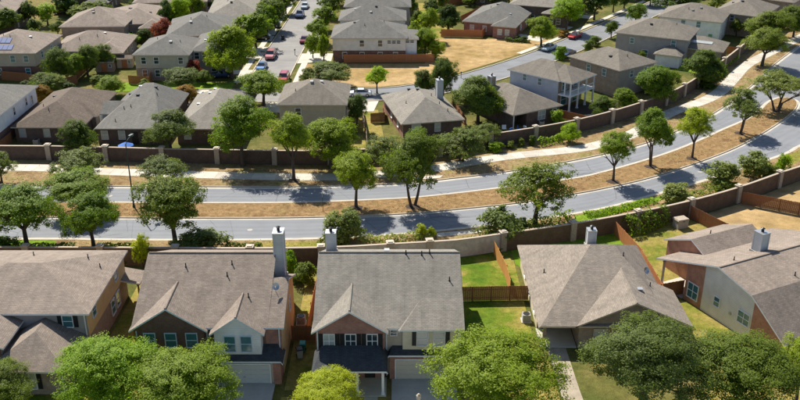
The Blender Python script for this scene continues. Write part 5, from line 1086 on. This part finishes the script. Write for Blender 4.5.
def umbrella(label, x, y, mat, r=1.5, hgt=2.5):
    t = empty('patio_umbrella', (x, y, 0), 0, label, 'umbrella'); mb = MB(); mb.tube((0, 0, 0), (0, 0, hgt), .03, .03, 8); mb.build('pole', M['metal'], t); mb = MB(); mb.tube((0, 0, 0), (0, 0, .1), .3, .26, 14); mb.build('base', M['black'], t)
    mb = MB()
    for k in range(8):
        a, b = 2*pi*k/8, 2*pi*(k+1)/8; mb.face([(0, 0, hgt), (r*cos(a), r*sin(a), hgt-.55), (r*cos(b), r*sin(b), hgt-.55)]); mb.face([(r*cos(a), r*sin(a), hgt-.55), (r*cos(a), r*sin(a), hgt-.72), (r*cos(b), r*sin(b), hgt-.72), (r*cos(b), r*sin(b), hgt-.55)])
    mb.build('canopy', M[mat], t)
umbrella('blue patio umbrella behind the dark wall near the lamp', *g(127, 155), 'blue', 1.25, 2.2); umbrella('blue umbrella behind the solar panel house', *g(40, 72), 'blue', 1.7)
def table(label, x, y, mat, rz=0, w=.9, d=.55, hgt=.74):
    t = empty('patio_table', (x, y, 0), rz, label, 'table'); mb = MB(); mb.box(-w, w, -d, d, hgt-.06, hgt); mb.build('tabletop', M[mat], t)
    for sx in (-1, 1):
        for sy in (-1, 1): mb = MB(); mb.box(sx*(w-.1)-.04, sx*(w-.1)+.04, sy*(d-.1)-.04, sy*(d-.1)+.04, 0, hgt-.06); mb.build('leg', M[mat], t)
def chair(label, x, y, mat, rz=0, w=.32, group=None):
    t = empty('patio_chair', (x, y, 0), rz, label, 'chair', group); mb = MB(); mb.box(-w, w, -.3, .3, .4, .48); mb.build('seat', M[mat], t); mb = MB(); mb.box(-w, w, .26, .34, .48, 1.0); mb.build('backrest', M[mat], t)
    for sx in (-1, 1):
        for sy in (-1, 1): mb = MB(); mb.box(sx*(w-.05)-.03, sx*(w-.05)+.03, sy*.25-.03, sy*.25+.03, 0, .4); mb.build('leg', M['black'], t)
table('orange wooden table behind dark wall near sage tree', *g(174, 156), 'orange', 0, 1.3, .6); table('small orange table behind dark wall right of the sage tree', *g(207, 155), 'orange', .2, .7, .7)
chair('wide orange wooden bench behind dark wall', *g(189, 155.5), 'orange', 0, 1.3); chair('teal chair beside the blue umbrella', *g(118, 156), 'teal', .3); chair('dark chair by the small orange table', *g(213, 154), 'black', -1)
for i, (a, b, m_, lb) in enumerate(((504, 131, 'white', 'white lounge chair on covered patio'), (512, 134, 'blue', 'bright blue chair on covered patio'), (519, 131.5, 'blue', 'second blue chair beside white bag on covered patio'), (526, 131, 'white', 'white chair at the end of covered patio row'))): chair(lb, *g(a, b), m_, i*.7, .36)
def shed(label, px, py, w, d, hgt, mat, roofm):
    X, Y = g(px, py); h = House('garden_shed', label, (X, Y), .1, roof=roofm, rel=True, cat='shed', trim='trim_tan'); h.block(-w/2, w/2, 0, d, hgt, S=.3, N=.3, wall=mat, oh=.25, go=.2); h.door(0, -.01, 1.1, 1.8, 'S', 'wood_r'); h.win(w*.32, -.01, 1.0, .5, .6); h.finish()
shed('brown garden shed with pinkish roof behind fence', 105, 72, 3.6, 3, 2.1, 'br_tan', 'sh_tan'); shed('low grey shed beside pale siding house', 125, 68, 3.2, 2.6, 1.9, 'si_tan', 'sh_choc')
X, Y = g(167, 38); t = empty('shade_canopy', (X, Y, 0), .2, 'white fabric shade canopy behind pale siding house', 'canopy')
for sx in (-1, 1):
    for sy in (-1, 1): mb = MB(); mb.tube((sx*1.6, sy*1.6, 0), (sx*1.6, sy*1.6, 2.4), .04, .04, 6); mb.build('post', M['metal'], t)
mb = MB(); loft(mb, [[(-1.8, -1.8, 2.35), (1.8, -1.8, 2.35), (1.8, 1.8, 2.35), (-1.8, 1.8, 2.35)], [(-1.2, -1.2, 2.75), (1.2, -1.2, 2.75), (1.2, 1.2, 2.75), (-1.2, 1.2, 2.75)], [(-.3, -.3, 3.05), (.3, -.3, 3.05), (.3, .3, 3.05), (-.3, .3, 3.05)]]); mb.build('canopy_cloth', M['white'], t)
X, Y = g(566, 115); t = empty('garden_edging', (X, Y, 0), 0, 'row of pale limestone blocks edging the balcony house garden', 'edging')
for k in range(22):
    px_, py_ = 566+k*2.9, 115.5+2.2*sin(k*.35)+(0 if k < 14 else -(k-14)*.5); x_, y_ = g(px_, py_); mb = MB(); a = R.uniform(.2, .32); mb.prism([(-a, -.2), (a*.9, -.24), (a, .18), (-a*.85, .22)], -.03, R.uniform(.25, .42)); mb.build('stone', M['limestone'], t, (x_-X, y_-Y, 0), R.uniform(-.4, .6))
X, Y = g(595, 113); sheet('garden_bed', [(X-6, Y-1.5), (X+7, Y+1.5), (X+5, Y+7), (X-6, Y+4)], .01, M['mulch'])
